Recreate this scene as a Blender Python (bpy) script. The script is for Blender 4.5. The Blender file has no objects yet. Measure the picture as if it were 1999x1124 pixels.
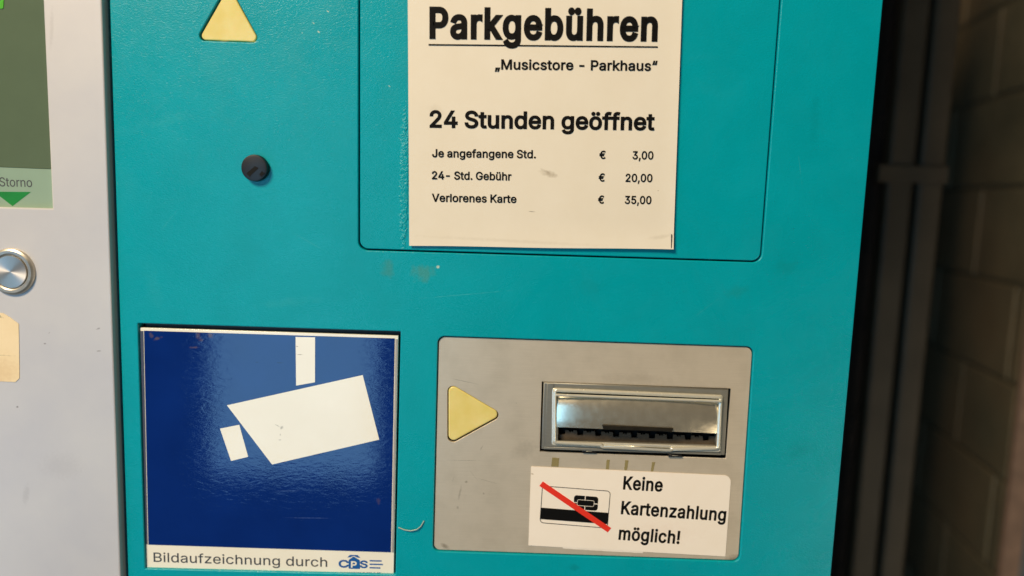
import bpy, math, random, mathutils
from mathutils import Vector, Matrix
random.seed(7)
SC = bpy.context.scene
COL = SC.collection
# ------------------------------------------------------------ camera
D = 0.40                                   # lens to machine front, metres
CAM = Vector((0.0, -D, 1.40))
PITCH, YAW, ROLL = math.radians(6.97), math.radians(0.10), math.radians(1.855)
FPX, W0, H0 = 1444.0, 1999.0, 1124.0
Rm = Matrix.Rotation(YAW, 3, 'Z') @ Matrix.Rotation(math.radians(90)-PITCH, 3, 'X') @ Matrix.Rotation(ROLL, 3, 'Z')
cd = bpy.data.cameras.new('camera'); cam = bpy.data.objects.new('camera', cd); COL.objects.link(cam)
cam.matrix_world = Matrix.Translation(CAM) @ Rm.to_4x4()
cd.sensor_width = 36; cd.lens = FPX/W0*36; cd.clip_start = 0.01; cd.clip_end = 50
cd.dof.use_dof = True; cd.dof.focus_distance = D+0.002; cd.dof.aperture_fstop = 3.0
SC.camera = cam
# ------------------------------------------------------------ world, lamps, exposure
w = bpy.data.worlds.new('World'); SC.world = w; w.use_nodes = True
bgn = w.node_tree.nodes['Background']; bgn.inputs[0].default_value = (0.95, 0.86, 0.68, 1); bgn.inputs[1].default_value = 0.028
def area(name, loc, target, sx, sy, power, col, spread=180):
    l = bpy.data.lights.new(name, 'AREA'); l.shape = 'RECTANGLE'; l.size = sx; l.size_y = sy
    l.energy = power; l.color = col; l.spread = math.radians(spread)
    o = bpy.data.objects.new(name, l); COL.objects.link(o); o.location = loc
    o.rotation_euler = (Vector(target)-Vector(loc)).to_track_quat('-Z', 'Y').to_euler()
    return o
# daylight opening behind and to the left of the photographer, ceiling lamp above, small warm lamp to the right
area('daylight_opening', (-0.60, -1.60, 1.21), (-0.60, 0, 1.21), 0.46, 1.20, 6.8, (0.30, 0.66, 1.0))
area('cool_fill', (-1.5, -0.9, 0.65), (-0.3, 0.0, 1.2), 0.8, 0.6, 4.5, (0.26, 0.58, 1.0))  # added cool fill from low left, cools the lower silver panel
area('ceiling_lamp', (-1.00, -1.35, 2.70), (-0.1, 0.0, 1.3), 0.6, 0.5, 62.0, (1.0, 0.79, 0.53))
area('warm_lamp', (0.95, -0.85, 0.70), (0.1, 0, 1.25), 0.36, 0.36, 2.6, (1.0, 0.84, 0.6))
SC.view_settings.view_transform = 'Standard'; SC.view_settings.look = 'None'
SC.view_settings.exposure = 0.0; SC.view_settings.gamma = 1.0; SC.view_settings.use_curve_mapping = False

# ------------------------------------------------------------ measuring: a point of a plane Y = y seen along a camera ray
def P(px, py, y=0.0):
    d = Rm @ Vector(((px-999.5)/FPX, -(py-562.0)/FPX, -1.0))
    t = (y-CAM.y)/d.y
    q = CAM + d*t
    return Vector((q.x, q.z))
def Q(pts, y=0.0): return [P(a, b, y) for a, b in pts]
MM = 0.001
# ------------------------------------------------------------ materials
def lin(c):
    c = c/255.0
    return c/12.92 if c <= 0.04045 else ((c+0.055)/1.055)**2.4
def rgb(r, g, b): return (lin(r), lin(g), lin(b), 1.0)
class NT:
    def __init__(s, name):
        s.m = bpy.data.materials.new(name); s.m.use_nodes = True; s.t = s.m.node_tree
        s.b = s.t.nodes['Principled BSDF']
    def n(s, typ, **kw):
        nd = s.t.nodes.new(typ)
        for k, v in kw.items(): setattr(nd, k, v)
        return nd
    def l(s, a, b): s.t.links.new(a, b)
    def pos(s, scale=(1, 1, 1), rot=(0, 0, 0)):
        g = s.n('ShaderNodeNewGeometry'); mp = s.n('ShaderNodeMapping')
        mp.inputs['Scale'].default_value = scale; mp.inputs['Rotation'].default_value = rot
        s.l(g.outputs['Position'], mp.inputs['Vector']); return mp.outputs[0]
    def noise(s, scale, detail=3, rough=0.5, vec=None, dist=0.0):
        nd = s.n('ShaderNodeTexNoise'); nd.inputs['Scale'].default_value = scale
        nd.inputs['Detail'].default_value = detail; nd.inputs['Roughness'].default_value = rough
        nd.inputs['Distortion'].default_value = dist
        s.l(vec if vec is not None else s.pos(), nd.inputs['Vector']); return nd.outputs['Fac']
    def ramp(s, fac, a, b, ca=0.0, cb=1.0):
        r = s.n('ShaderNodeMapRange'); r.inputs[1].default_value = a; r.inputs[2].default_value = b
        r.inputs[3].default_value = ca; r.inputs[4].default_value = cb; s.l(fac, r.inputs[0]); return r.outputs[0]
    def mul(s, a, b, op='MULTIPLY'):
        r = s.n('ShaderNodeMath', operation=op)
        for i, v in enumerate((a, b)):
            if isinstance(v, (int, float)): r.inputs[i].default_value = v
            else: s.l(v, r.inputs[i])
        return r.outputs[0]
    def mix(s, fac, a, b):
        r = s.n('ShaderNodeMix', data_type='RGBA')
        if isinstance(fac, (int, float)): r.inputs[0].default_value = fac
        else: s.l(fac, r.inputs[0])
        for i, v in ((6, a), (7, b)):
            if isinstance(v, tuple): r.inputs[i].default_value = v
            else: s.l(v, r.inputs[i])
        return r.outputs[2]
    def spot(s, c, rx, rz, ang=0.0, soft=0.5, warp=0.6, wscale=400):
        """irregular blotch mask round a point of the machine front (x, z)"""
        g = s.n('ShaderNodeNewGeometry')
        nz = s.n('ShaderNodeTexNoise'); nz.inputs['Scale'].default_value = wscale; nz.inputs['Detail'].default_value = 4
        s.l(g.outputs['Position'], nz.inputs['Vector'])
        mp = s.n('ShaderNodeMapping', vector_type='TEXTURE')
        mp.inputs['Location'].default_value = (c[0], 0, c[1]); mp.inputs['Rotation'].default_value = (0, -ang, 0)
        mp.inputs['Scale'].default_value = (rx, 1e3, rz)
        s.l(g.outputs['Position'], mp.inputs['Vector'])
        ln = s.n('ShaderNodeVectorMath', operation='LENGTH'); s.l(mp.outputs[0], ln.inputs[0])
        a = s.mul(ln.outputs['Value'], s.mul(s.mul(nz.outputs['Fac'], 0.5, 'SUBTRACT'), warp*2.5), 'ADD')
        return s.ramp(a, 1.0, 1.0-soft)
    def base(s, v):
        if isinstance(v, tuple): s.b.inputs['Base Color'].default_value = v
        else: s.l(v, s.b.inputs['Base Color'])
    def set(s, **kw):
        names = dict(rough='Roughness', metal='Metallic', spec='Specular IOR Level', aniso='Anisotropic', coat='Coat Weight', coatr='Coat Roughness', sss='Subsurface Weight')
        for k, v in kw.items():
            i = s.b.inputs[names[k]]
            if isinstance(v, (int, float)): i.default_value = v
            else: s.l(v, i)
        return s
    def bump(s, h, strength, dist):
        b = s.n('ShaderNodeBump'); b.inputs['Distance'].default_value = dist
        if isinstance(strength, (int, float)): b.inputs['Strength'].default_value = strength
        else: s.l(strength, b.inputs['Strength'])
        s.l(h, b.inputs['Height']); s.l(b.outputs[0], s.b.inputs['Normal'])
def simple(name, col, rough=0.5, metal=0.0, spec=0.5, var=0.06, vs=120, bs=0.0, bscale=900, bd=0.0001):
    m = NT(name)
    dark = tuple(c*(1-var*2) for c in col[:3])+(1,)
    m.base(m.mix(m.ramp(m.noise(vs, 5, 0.6), 0.3, 0.75), col, dark)); m.set(rough=rough, metal=metal, spec=spec)
    if bs: m.bump(m.noise(bscale, 3), bs, bd)
    return m.m
# ------------------------------------------------------------ objects
def link(o): COL.objects.link(o); return o
def finish(name, me, mat, parent, smooth=False):
    vs = me.vertices
    c = Vector([(min(v.co[i] for v in vs)+max(v.co[i] for v in vs))/2 for i in range(3)])
    me.transform(Matrix.Translation(-c)); me.name = name
    me.materials.clear(); me.materials.append(mat)
    if smooth:
        for p in me.polygons: p.use_smooth = True
    o = link(bpy.data.objects.new(name, me)); 
    loc = c
    if parent is not None:
        o.parent = parent; loc = c - WORLD[parent.name]
    o.location = loc; WORLD[o.name] = c.copy()
    return o
WORLD = {}
def empty(name, loc):
    o = link(bpy.data.objects.new(name, None)); o.location = loc; o.empty_display_size = 0.05
    WORLD[o.name] = Vector(loc); return o
def tag(o, label=None, cat=None, group=None, kind=None):
    if label: o['label'] = label
    if cat: o['category'] = cat
    if group: o['group'] = group
    if kind: o['kind'] = kind
    return o
def to_mesh(cu):
    o = link(bpy.data.objects.new('tmp', cu))
    dg = bpy.context.evaluated_depsgraph_get(); dg.update()
    me = bpy.data.meshes.new_from_object(o.evaluated_get(dg))
    bpy.data.objects.remove(o); bpy.data.curves.remove(cu)
    return me
def plate(name, loops, y0, y1, mat, parent=None, bevel=0.0, smooth=False, bres=2):
    """flat sheet from outlines in the (x, z) plane, y0 = face towards the camera, y1 = back"""
    cu = bpy.data.curves.new('c', 'CURVE'); cu.dimensions = '2D'; cu.fill_mode = 'BOTH'
    th = abs(y1-y0)/2
    cu.extrude = max(th-bevel, 0.0); cu.bevel_depth = bevel; cu.bevel_resolution = bres; cu.offset = -bevel
    for L in loops:
        sp = cu.splines.new('POLY'); sp.points.add(len(L)-1); sp.use_cyclic_u = True
        for i, p in enumerate(L): sp.points[i].co = (p[0], p[1], 0, 1)
    me = to_mesh(cu)
    me.transform(Matrix(((1, 0, 0, 0), (0, 0, -1, (y0+y1)/2), (0, 1, 0, 0), (0, 0, 0, 1))))
    return finish(name, me, mat, parent, smooth)
def rounded(pts, r, n=8):
    """polygon with rounded corners; r = radius or list"""
    pts = [Vector(p) for p in pts]; N = len(pts); out = []
    rs = r if isinstance(r, (list, tuple)) else [r]*N
    for i, p in enumerate(pts):
        a, b = (pts[i-1]-p), (pts[(i+1) % N]-p); ra = rs[i]
        if ra <= 0: out.append(p); continue
        ang = a.angle(b); t = min(ra/math.tan(ang/2), a.length*0.49, b.length*0.49)
        ra = t*math.tan(ang/2)
        p1, p2 = p+a.normalized()*t, p+b.normalized()*t
        c = p+(a.normalized()+b.normalized()).normalized()*(ra/math.sin(ang/2))
        a1 = math.atan2(p1.y-c.y, p1.x-c.x); a2 = math.atan2(p2.y-c.y, p2.x-c.x)
        d = (a2-a1+math.pi) % (2*math.pi)-math.pi
        for k in range(n+1):
            q = a1+d*k/n; out.append(Vector((c.x+ra*math.cos(q), c.y+ra*math.sin(q))))
    return out
def wobble(L, amp, step=0.0015):
    """torn or hand-cut edge: resample an outline and jitter it"""
    out = []; N = len(L)
    for i in range(N):
        a, b = Vector(L[i]), Vector(L[(i+1) % N]); n = max(1, int((b-a).length/step))
        for k in range(n):
            p = a.lerp(b, k/n); out.append(p+Vector((random.uniform(-amp, amp), random.uniform(-amp, amp))))
    return out
def circle(c, r, n=64): return [Vector((c[0]+r*math.cos(2*math.pi*k/n), c[1]+r*math.sin(2*math.pi*k/n))) for k in range(n)]
def lathe(name, c, y, prof, mat, parent, n=96):
    """prof: (radius, height towards the camera) pairs, turned round the axis through c"""
    V, F = [], []
    for r, h in prof:
        for k in range(n):
            a = 2*math.pi*k/n; V.append((c[0]+r*math.cos(a), y-h, c[1]+r*math.sin(a)))
    for i in range(len(prof)-1):
        for k in range(n):
            k2 = (k+1) % n; F.append((i*n+k, i*n+k2, (i+1)*n+k2, (i+1)*n+k))
    F.append(tuple((len(prof)-1)*n+k for k in range(n)))
    me = bpy.data.meshes.new(name); me.from_pydata(V, [], F); me.update()
    o = finish(name, me, mat, parent, True)
    try: me.set_sharp_from_angle(angle=math.radians(28))
    except Exception: pass
    return o
def box(name, x0, x1, y0, y1, z0, z1, mat, parent=None):
    return plate(name, [[(x0, z0), (x1, z0), (x1, z1), (x0, z1)]], y0, y1, mat, parent, 0.0)
def tube(name, pts, r, mat, parent=None, cyclic=False, res=4):
    cu = bpy.data.curves.new('c', 'CURVE'); cu.dimensions = '3D'; cu.bevel_depth = r; cu.bevel_resolution = res; cu.use_fill_caps = True
    sp = cu.splines.new('POLY'); sp.points.add(len(pts)-1); sp.use_cyclic_u = cyclic
    for i, p in enumerate(pts): sp.points[i].co = (*p, 1)
    return finish(name, to_mesh(cu), mat, parent, True)
GL={
' ':(188,[]),
'!':(196,['87 160 67 160 66 277 65 393 63 509 86 509 109 509 132 509 131 393 129 277 128 160 108 160', '111 -4 98 -4 85 -4 75 0 66 9 57 18 52 28 52 41 52 53 57 64 66 73 75 82 85 86 98 86 111 86 121 82 130 73 139 64 143 53 143 41 143 28 139 18 130 9 121 0']),
',':(188,['53 -119 38 -119 48 -56 58 8 68 71 91 71 114 71 137 71 119 8 102 -56 84 -119 69 -119']),
'-':(453,['263 244 337 244 337 226 337 207 337 188 263 188 188 188 114 188 114 207 114 226 114 244 188 244']),
'.':(188,['108 -4 95 -4 83 -4 72 0 63 9 54 18 50 28 50 41 50 54 54 65 63 73 72 82 83 87 95 87 108 87 119 82 128 73 137 65 141 54 141 41 141 28 137 18 128 9 119 0']),
'0':(453,['264 -7 227 -7 189 -7 157 3 130 24 103 45 83 74 69 113 55 152 48 199 48 254 48 309 55 356 69 395 83 434 104 464 130 484 157 505 189 516 227 516 264 516 296 505 323 484 350 464 370 434 384 395 398 356 405 309 405 254 405 199 398 152 384 113 370 74 350 45 323 24 297 3', '202 50 227 50 252 50 273 58 290 74 308 90 321 113 330 144 339 174 344 211 344 254 344 297 339 334 330 365 321 395 308 419 290 435 273 451 252 460 227 460 202 460 180 451 163 435 146 419 132 395 123 365 114 334 109 297 109 254 109 211 114 174 123 144 132 113 146 90 163 74 180 58']),
'1':(453,['181 0 76 0 76 18 76 36 76 55 181 55 286 55 391 55 391 36 391 18 391 0 286 0', '250 509 276 509 276 339 276 170 276 0 255 0 234 0 212 0 212 149 212 299 212 448 211 448 210 448 209 448 168 418 127 388 86 358 86 381 86 404 86 427 123 454 161 481 198 509 224 509']),
'2':(453,['172 0 64 0 64 16 64 32 64 47 121 108 177 168 234 229 254 249 270 267 282 282 295 298 304 313 311 327 317 341 320 356 320 371 320 390 316 405 308 419 299 432 288 442 273 449 259 456 242 460 224 460 204 460 187 456 172 447 158 439 147 428 139 413 131 399 127 382 127 362 107 362 86 362 66 362 66 392 72 419 86 442 100 465 119 483 143 496 167 509 194 516 225 516 255 516 282 509 306 497 329 484 348 467 361 445 374 424 381 399 381 372 381 354 378 335 371 318 364 300 353 280 336 259 319 237 296 211 267 180 229 140 191 100 153 60 153 59 153 58 153 57 231 57 310 57 389 57 389 38 389 19 389 0 281 0']),
'3':(453,['252 -7 218 -7 187 -7 158 -1 133 10 107 21 86 37 70 57 54 78 46 103 44 132 66 132 87 132 109 132 111 114 117 99 126 87 136 75 149 65 165 59 181 53 199 50 219 50 239 50 258 53 275 61 292 68 305 79 315 93 324 107 329 124 329 145 329 163 325 181 316 196 307 212 293 224 275 234 256 243 231 248 201 248 186 248 172 248 157 248 157 265 157 282 157 299 200 349 244 399 288 448 288 450 288 451 288 452 215 452 142 452 70 452 70 471 70 490 70 509 171 509 272 509 372 509 372 493 372 477 372 461 319 400 265 339 211 278 211 282 211 285 211 289 249 293 281 288 308 276 335 263 356 246 371 222 386 199 393 173 393 145 393 115 385 89 370 66 355 43 335 25 309 12 282 0']),
'4':(453,['164 105 40 105 40 123 40 141 40 158 109 275 178 392 247 509 268 509 289 509 311 509 243 394 176 280 109 166 109 165 109 164 109 163 210 163 312 163 413 163 413 144 413 125 413 105 289 105', '302 0 282 0 282 40 282 81 282 121 282 130 282 138 282 146 282 203 282 260 282 318 302 318 322 318 343 318 343 212 343 106 343 0 322 0']),
'5':(453,['254 -7 221 -7 191 -7 164 -1 140 11 116 23 97 39 83 60 69 81 61 104 60 130 81 130 101 130 122 130 124 115 129 101 138 89 147 77 159 67 173 60 188 53 204 50 221 50 242 50 260 55 276 64 292 74 305 87 314 104 323 121 328 141 328 162 328 184 323 204 314 221 304 238 291 252 275 262 258 272 239 277 218 277 201 277 184 274 167 268 151 263 138 255 128 246 108 248 88 250 67 253 77 338 86 423 96 509 186 509 276 509 366 509 366 490 366 471 366 452 294 452 222 452 151 452 145 402 139 352 134 301 135 301 135 301 136 301 147 311 161 319 178 325 194 331 211 334 229 334 253 334 274 329 294 321 313 313 331 301 345 285 359 270 371 252 379 231 387 210 391 188 391 163 391 130 384 101 369 76 354 50 334 30 309 15 283 1']),
'6':(453,['258 -7 226 -7 195 -7 167 0 142 15 118 29 98 49 84 74 71 100 64 129 64 162 64 186 69 212 80 239 91 266 110 300 137 340 176 396 214 453 252 509 276 509 299 509 322 509 265 426 208 344 151 261 149 261 147 261 145 261 150 271 157 280 165 288 174 296 184 302 196 307 207 312 221 314 235 314 266 314 293 308 316 295 339 282 357 263 370 240 382 216 389 189 389 157 389 125 382 97 368 73 354 48 334 28 310 14 286 0', '207 48 226 48 246 48 264 53 279 63 294 72 306 85 314 101 323 118 327 136 327 157 327 178 323 197 314 213 306 230 294 242 279 251 264 261 246 265 226 265 207 265 189 261 174 252 159 243 147 230 138 214 129 198 125 179 125 158 125 137 129 118 138 102 147 85 159 72 174 63 189 53']),
'7':(453,['120 0 97 0 172 149 248 299 323 448 323 450 323 451 323 452 236 452 149 452 62 452 62 471 62 490 62 509 172 509 281 509 391 509 391 489 391 469 391 449 315 299 240 150 165 0 142 0']),
'8':(453,['260 -7 226 -7 192 -7 162 -1 136 11 109 24 89 40 74 62 59 83 52 108 52 135 52 157 56 177 65 195 74 213 86 229 101 241 116 253 133 261 153 265 153 265 153 266 153 267 128 273 108 287 93 308 78 329 70 353 70 380 70 406 77 429 90 450 104 470 122 486 146 498 169 510 196 516 226 516 256 516 283 510 306 498 329 486 348 470 361 450 375 429 382 406 382 380 382 353 374 329 359 308 344 287 325 273 300 267 300 266 300 265 300 265 319 261 336 253 351 241 366 229 378 213 387 195 396 177 401 157 401 135 401 108 393 83 378 62 364 40 343 24 317 11 291 -1', '204 49 226 49 249 49 268 53 285 60 301 68 314 78 323 91 332 105 337 121 337 139 337 158 332 174 322 189 313 203 300 214 283 223 266 231 247 235 226 235 205 235 186 231 169 223 152 214 139 203 130 189 120 174 115 158 115 139 115 121 120 105 129 91 138 78 151 68 167 60 184 53', '208 290 226 290 244 290 260 293 274 300 288 307 299 318 307 330 315 343 319 358 319 376 319 393 315 407 308 420 300 433 289 443 275 449 261 456 245 460 226 460 208 460 191 456 177 449 163 443 152 433 145 420 137 407 133 393 133 376 133 358 137 343 145 330 152 318 163 307 178 300 192 293']),
'9':(453,['195 516 226 516 258 516 286 508 310 494 335 480 354 460 368 434 382 409 389 380 389 347 389 323 383 297 373 270 362 243 343 209 315 168 277 112 239 56 200 0 177 0 154 0 130 0 187 83 244 165 301 248 303 248 305 248 307 248 303 238 296 229 287 221 279 213 269 207 257 202 245 197 232 195 218 195 187 195 160 201 137 214 114 227 96 245 83 269 70 292 64 320 64 352 64 384 71 412 85 436 99 461 118 480 143 494 167 508', '246 460 226 460 207 460 189 456 174 446 159 437 147 424 138 407 130 391 125 372 125 352 125 330 130 312 138 295 147 279 159 266 174 257 189 248 207 243 226 243 246 243 263 248 279 257 294 266 306 279 314 295 323 311 327 330 327 350 327 372 323 391 314 407 306 424 294 437 279 446 264 456']),
'B':(456,['122 0 60 0 60 170 60 339 60 509 120 509 181 509 241 509 276 509 306 503 329 491 352 479 369 462 381 442 392 422 398 399 398 374 398 352 394 334 387 320 379 306 369 294 356 286 344 277 330 271 315 267 315 265 315 264 315 262 331 261 347 255 363 245 379 235 392 221 402 203 413 185 418 163 418 136 418 111 412 87 400 67 388 46 370 30 344 18 319 6 287 0 247 0 184 0', '125 115 125 57 165 57 205 57 245 57 284 57 313 65 330 80 347 95 355 114 355 137 355 154 351 170 342 184 334 198 321 209 306 218 290 227 271 231 248 231 207 231 166 231 125 231 125 173', '125 341 125 285 162 285 200 285 238 285 257 285 273 289 288 296 303 303 315 313 323 326 332 339 336 355 336 372 336 395 328 414 313 429 297 444 273 452 240 452 202 452 163 452 125 452 125 396']),
'C':(510,['293 -7 267 -7 223 -7 184 4 150 25 116 46 89 76 70 115 50 154 40 201 40 254 40 308 50 354 70 393 89 432 116 462 150 484 184 505 223 516 267 516 293 516 317 512 340 504 363 497 384 486 402 471 420 457 436 439 448 418 460 398 468 374 473 348 451 348 430 348 408 348 404 366 398 381 389 395 381 408 370 419 357 428 345 438 331 444 315 449 300 454 284 456 267 456 236 456 208 448 184 432 159 417 139 394 125 364 111 334 103 297 103 254 103 211 111 175 125 145 140 115 159 92 184 76 209 61 236 53 267 53 284 53 300 55 315 60 331 65 345 71 357 81 370 90 381 101 389 114 398 128 404 143 408 160 430 160 451 160 473 160 469 135 460 111 448 91 436 70 421 52 402 38 384 23 363 12 341 5 318 -3']),
'G':(520,['309 -7 269 -7 223 -7 184 4 149 25 115 46 88 77 69 116 50 155 40 201 40 254 40 308 50 354 69 393 88 432 115 462 149 484 183 505 221 516 265 516 292 516 317 512 340 504 364 496 385 484 403 469 422 454 437 437 449 416 461 396 470 373 474 349 452 349 430 349 408 349 403 365 396 380 387 393 379 406 368 417 356 427 344 436 330 444 315 448 300 453 283 456 265 456 235 456 208 448 183 432 159 417 139 394 125 364 111 334 103 297 103 254 103 211 111 175 125 145 140 115 159 92 184 76 209 61 237 53 269 53 297 53 323 59 345 71 367 83 384 101 396 123 409 146 415 172 415 202 421 201 428 200 434 199 384 199 333 199 283 199 283 218 283 237 283 256 348 256 413 256 478 256 478 237 478 219 478 200 478 158 469 122 451 91 433 60 408 36 377 19 345 2']),
'J':(396,['230 -7 185 -7 140 -7 104 6 75 33 47 59 33 97 33 145 33 155 33 164 33 173 55 173 76 173 98 173 98 164 98 155 98 145 98 114 106 91 122 74 137 58 159 50 185 50 211 50 232 58 248 74 264 91 272 114 272 145 272 267 272 388 272 509 293 509 315 509 336 509 336 388 336 267 336 145 336 97 322 59 294 33 266 6']),
'K':(467,['146 189 104 145 104 169 104 193 104 216 116 232 128 247 139 261 151 275 162 290 174 303 187 317 199 331 212 344 262 399 313 454 364 509 392 509 420 509 448 509 376 431 304 353 231 276 230 276 229 276 228 276 187 233', '82 0 60 0 60 170 60 339 60 509 82 509 103 509 125 509 125 451 125 392 125 334 124 298 124 261 124 225 124 214 124 204 125 193 125 129 125 64 125 0 103 0', '398 0 372 0 311 86 249 173 188 259 201 276 215 293 228 309 302 206 375 103 449 0 423 0']),
'M':(628,['81 0 60 0 60 170 60 339 60 509 91 509 121 509 152 509 193 402 235 294 277 187 280 180 284 170 287 159 291 148 295 136 299 123 303 110 307 97 311 84 315 71 319 59 322 49 317 49 312 49 307 49 310 59 314 70 318 83 322 95 326 108 330 121 334 134 338 147 342 158 346 170 349 179 352 187 394 294 435 402 476 509 507 509 537 509 568 509 568 339 568 170 568 0 547 0 525 0 504 0 504 97 504 194 504 291 504 302 504 314 504 327 505 340 505 354 505 369 505 383 506 398 506 413 506 428 507 443 507 457 509 457 511 457 513 457 508 441 503 426 498 409 492 393 487 378 482 363 477 348 472 334 467 322 463 309 459 299 456 291 418 194 380 97 342 0 323 0 305 0 286 0 248 97 209 194 170 291 167 299 163 309 159 321 155 333 150 346 145 361 140 376 135 391 129 408 124 424 118 441 112 457 114 457 117 457 119 457 119 444 120 431 120 416 120 401 121 387 121 372 121 357 121 342 122 328 122 315 122 302 122 291 122 194 122 97 122 0 101 0']),
'P':(445,['82 0 60 0 60 170 60 339 60 509 118 509 177 509 235 509 274 509 307 502 332 487 358 473 377 454 390 430 402 405 409 378 409 348 409 317 402 290 390 265 377 241 358 222 332 207 307 193 274 186 235 186 193 186 151 186 109 186 109 205 109 224 109 242 150 242 191 242 233 242 259 242 281 247 297 256 313 265 325 278 333 294 341 310 344 328 344 348 344 368 341 386 333 402 325 417 313 430 297 439 280 448 259 452 232 452 196 452 160 452 125 452 125 301 125 151 125 0 103 0']),
'S':(447,['263 -9 224 -9 187 -9 155 -3 128 9 100 21 79 38 64 60 49 82 40 107 38 137 60 137 82 137 104 137 106 117 112 101 123 88 134 75 149 65 166 59 184 52 203 49 224 49 247 49 268 53 286 60 304 68 319 78 329 92 340 105 346 121 346 139 346 155 341 169 332 179 323 189 311 198 296 205 281 211 264 217 245 222 224 228 204 234 184 239 142 251 109 268 86 289 63 311 52 339 52 372 52 401 60 426 75 448 90 469 111 486 138 498 164 510 194 516 227 516 261 516 290 510 316 498 342 486 362 469 377 449 392 428 400 404 401 378 380 378 358 378 337 378 335 403 323 423 302 437 281 451 256 459 225 459 203 459 184 455 167 448 151 441 138 431 129 418 120 406 115 391 115 376 115 358 120 344 131 334 142 323 154 314 169 308 184 302 199 297 212 293 230 289 247 284 264 279 279 275 295 270 312 264 328 257 344 248 359 238 373 227 385 214 395 198 404 181 408 162 408 139 408 111 401 86 386 64 372 41 351 24 323 11 296 -2']),
'V':(480,['229 0 204 0 141 170 79 339 16 509 39 509 62 509 84 509 120 408 156 307 192 206 198 189 206 166 215 137 224 109 235 73 248 31 243 31 239 31 235 31 247 74 258 110 267 138 276 166 284 189 290 206 325 307 360 408 395 509 417 509 440 509 463 509 401 339 340 170 278 0 253 0']),
'a':(389,['182 -9 160 -9 136 -9 114 -4 94 5 75 14 59 27 48 45 36 62 30 83 30 108 30 130 35 147 43 161 52 175 63 185 78 193 92 201 108 207 125 211 143 215 160 218 178 220 201 223 219 225 234 227 248 228 258 231 265 235 272 239 276 245 276 255 276 255 276 256 276 257 276 272 273 286 267 297 261 308 252 316 240 322 228 328 213 331 196 331 178 331 162 328 149 322 136 317 126 309 118 301 110 292 104 283 100 274 80 280 61 285 41 291 50 314 62 332 79 346 95 360 113 369 133 375 153 381 173 384 194 384 208 384 223 383 239 379 255 376 271 370 286 360 301 351 313 338 322 320 332 303 337 280 337 251 337 168 337 84 337 0 317 0 297 0 277 0 277 17 277 35 277 52 275 52 274 52 272 52 268 43 261 34 252 25 243 15 230 7 215 1 200 -5', '155 45 170 45 193 45 212 50 228 59 243 68 255 79 263 93 271 107 276 122 276 138 276 155 276 173 276 190 273 187 268 184 259 182 251 180 242 178 231 176 221 174 210 172 200 171 190 170 182 169 175 168 161 166 147 163 134 159 121 154 111 148 103 139 96 131 92 119 92 105 92 92 95 81 102 72 109 63 118 57 130 52 142 48']),
'b':(424,['261 -8 229 -8 206 -8 187 -4 172 4 158 12 146 21 138 31 129 42 123 51 118 59 116 59 114 59 112 59 112 39 112 20 112 0 92 0 72 0 53 0 53 170 53 339 53 509 73 509 93 509 114 509 114 446 114 382 114 319 115 319 117 319 118 319 123 327 129 336 137 346 145 356 157 365 171 373 186 381 205 384 229 384 261 384 289 376 313 361 337 345 356 322 370 293 383 263 390 229 390 189 390 149 383 114 370 84 356 55 337 32 313 16 289 0', '197 47 220 47 244 47 263 53 279 66 295 78 308 95 316 117 324 138 328 162 328 189 328 216 324 240 316 261 308 282 296 299 280 311 264 324 244 330 220 330 197 330 177 324 161 312 145 300 133 284 125 263 117 242 113 217 113 189 113 161 117 136 125 115 133 94 146 77 162 65 178 53']),
'c':(396,['226 -8 207 -8 173 -8 143 0 117 16 91 33 71 56 56 85 41 114 34 149 34 187 34 227 41 262 56 291 71 321 91 343 117 360 143 376 173 384 207 384 226 384 243 382 260 377 276 372 292 365 305 356 319 347 330 335 340 322 350 309 357 294 362 277 342 272 322 267 303 262 300 272 296 281 290 289 285 297 278 305 270 311 262 317 253 322 242 325 232 328 220 330 207 330 182 330 161 323 145 310 129 297 116 280 108 258 100 237 96 213 96 187 96 162 100 139 108 117 116 96 129 79 145 66 161 53 182 46 207 46 220 46 232 48 243 52 253 55 263 60 271 66 279 72 286 80 292 89 297 97 301 107 304 117 324 112 343 107 363 102 358 85 351 70 341 56 332 43 320 31 306 21 293 12 277 4 261 -1 244 -6']),
'd':(424,['219 -8 195 -8 164 -8 136 0 111 16 87 32 68 55 55 84 41 114 34 149 34 189 34 229 41 263 55 293 69 322 88 345 112 361 136 376 164 384 196 384 219 384 238 381 253 373 268 365 279 356 287 346 296 336 302 327 306 319 308 319 309 319 311 319 311 382 311 446 311 509 331 509 351 509 372 509 372 339 372 170 372 0 352 0 332 0 313 0 313 20 313 39 313 59 311 59 309 59 307 59 302 51 295 42 287 31 278 21 267 12 252 4 238 -4', '181 47 205 47 227 47 247 53 263 65 279 77 291 94 299 115 308 136 312 161 312 189 312 217 308 242 300 263 292 284 279 300 263 312 247 324 228 330 205 330 181 330 161 324 145 311 129 299 116 282 108 261 100 240 96 216 96 189 96 162 100 138 109 117 117 95 129 78 145 66 161 53']),
'e':(404,['238 -8 212 -8 175 -8 143 0 117 16 90 33 70 56 56 85 41 114 34 148 34 187 34 226 41 260 55 290 69 319 89 343 115 359 141 376 171 384 205 384 226 384 246 381 266 374 285 367 303 356 319 341 335 326 348 306 357 282 366 258 371 228 371 194 371 186 371 178 371 169 272 169 174 169 75 169 75 187 75 204 75 221 163 221 250 221 338 221 329 215 319 208 310 202 310 227 306 249 298 269 290 288 278 303 263 314 247 325 228 330 205 330 182 330 163 325 146 313 130 302 118 288 109 270 100 251 96 232 96 211 96 200 96 189 96 178 96 150 101 126 110 106 120 87 134 72 151 61 168 51 189 46 212 46 228 46 241 48 254 53 266 57 277 64 285 73 294 82 301 93 306 105 325 101 345 96 365 91 359 71 349 54 335 39 321 24 303 13 283 4 262 -4']),
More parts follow.
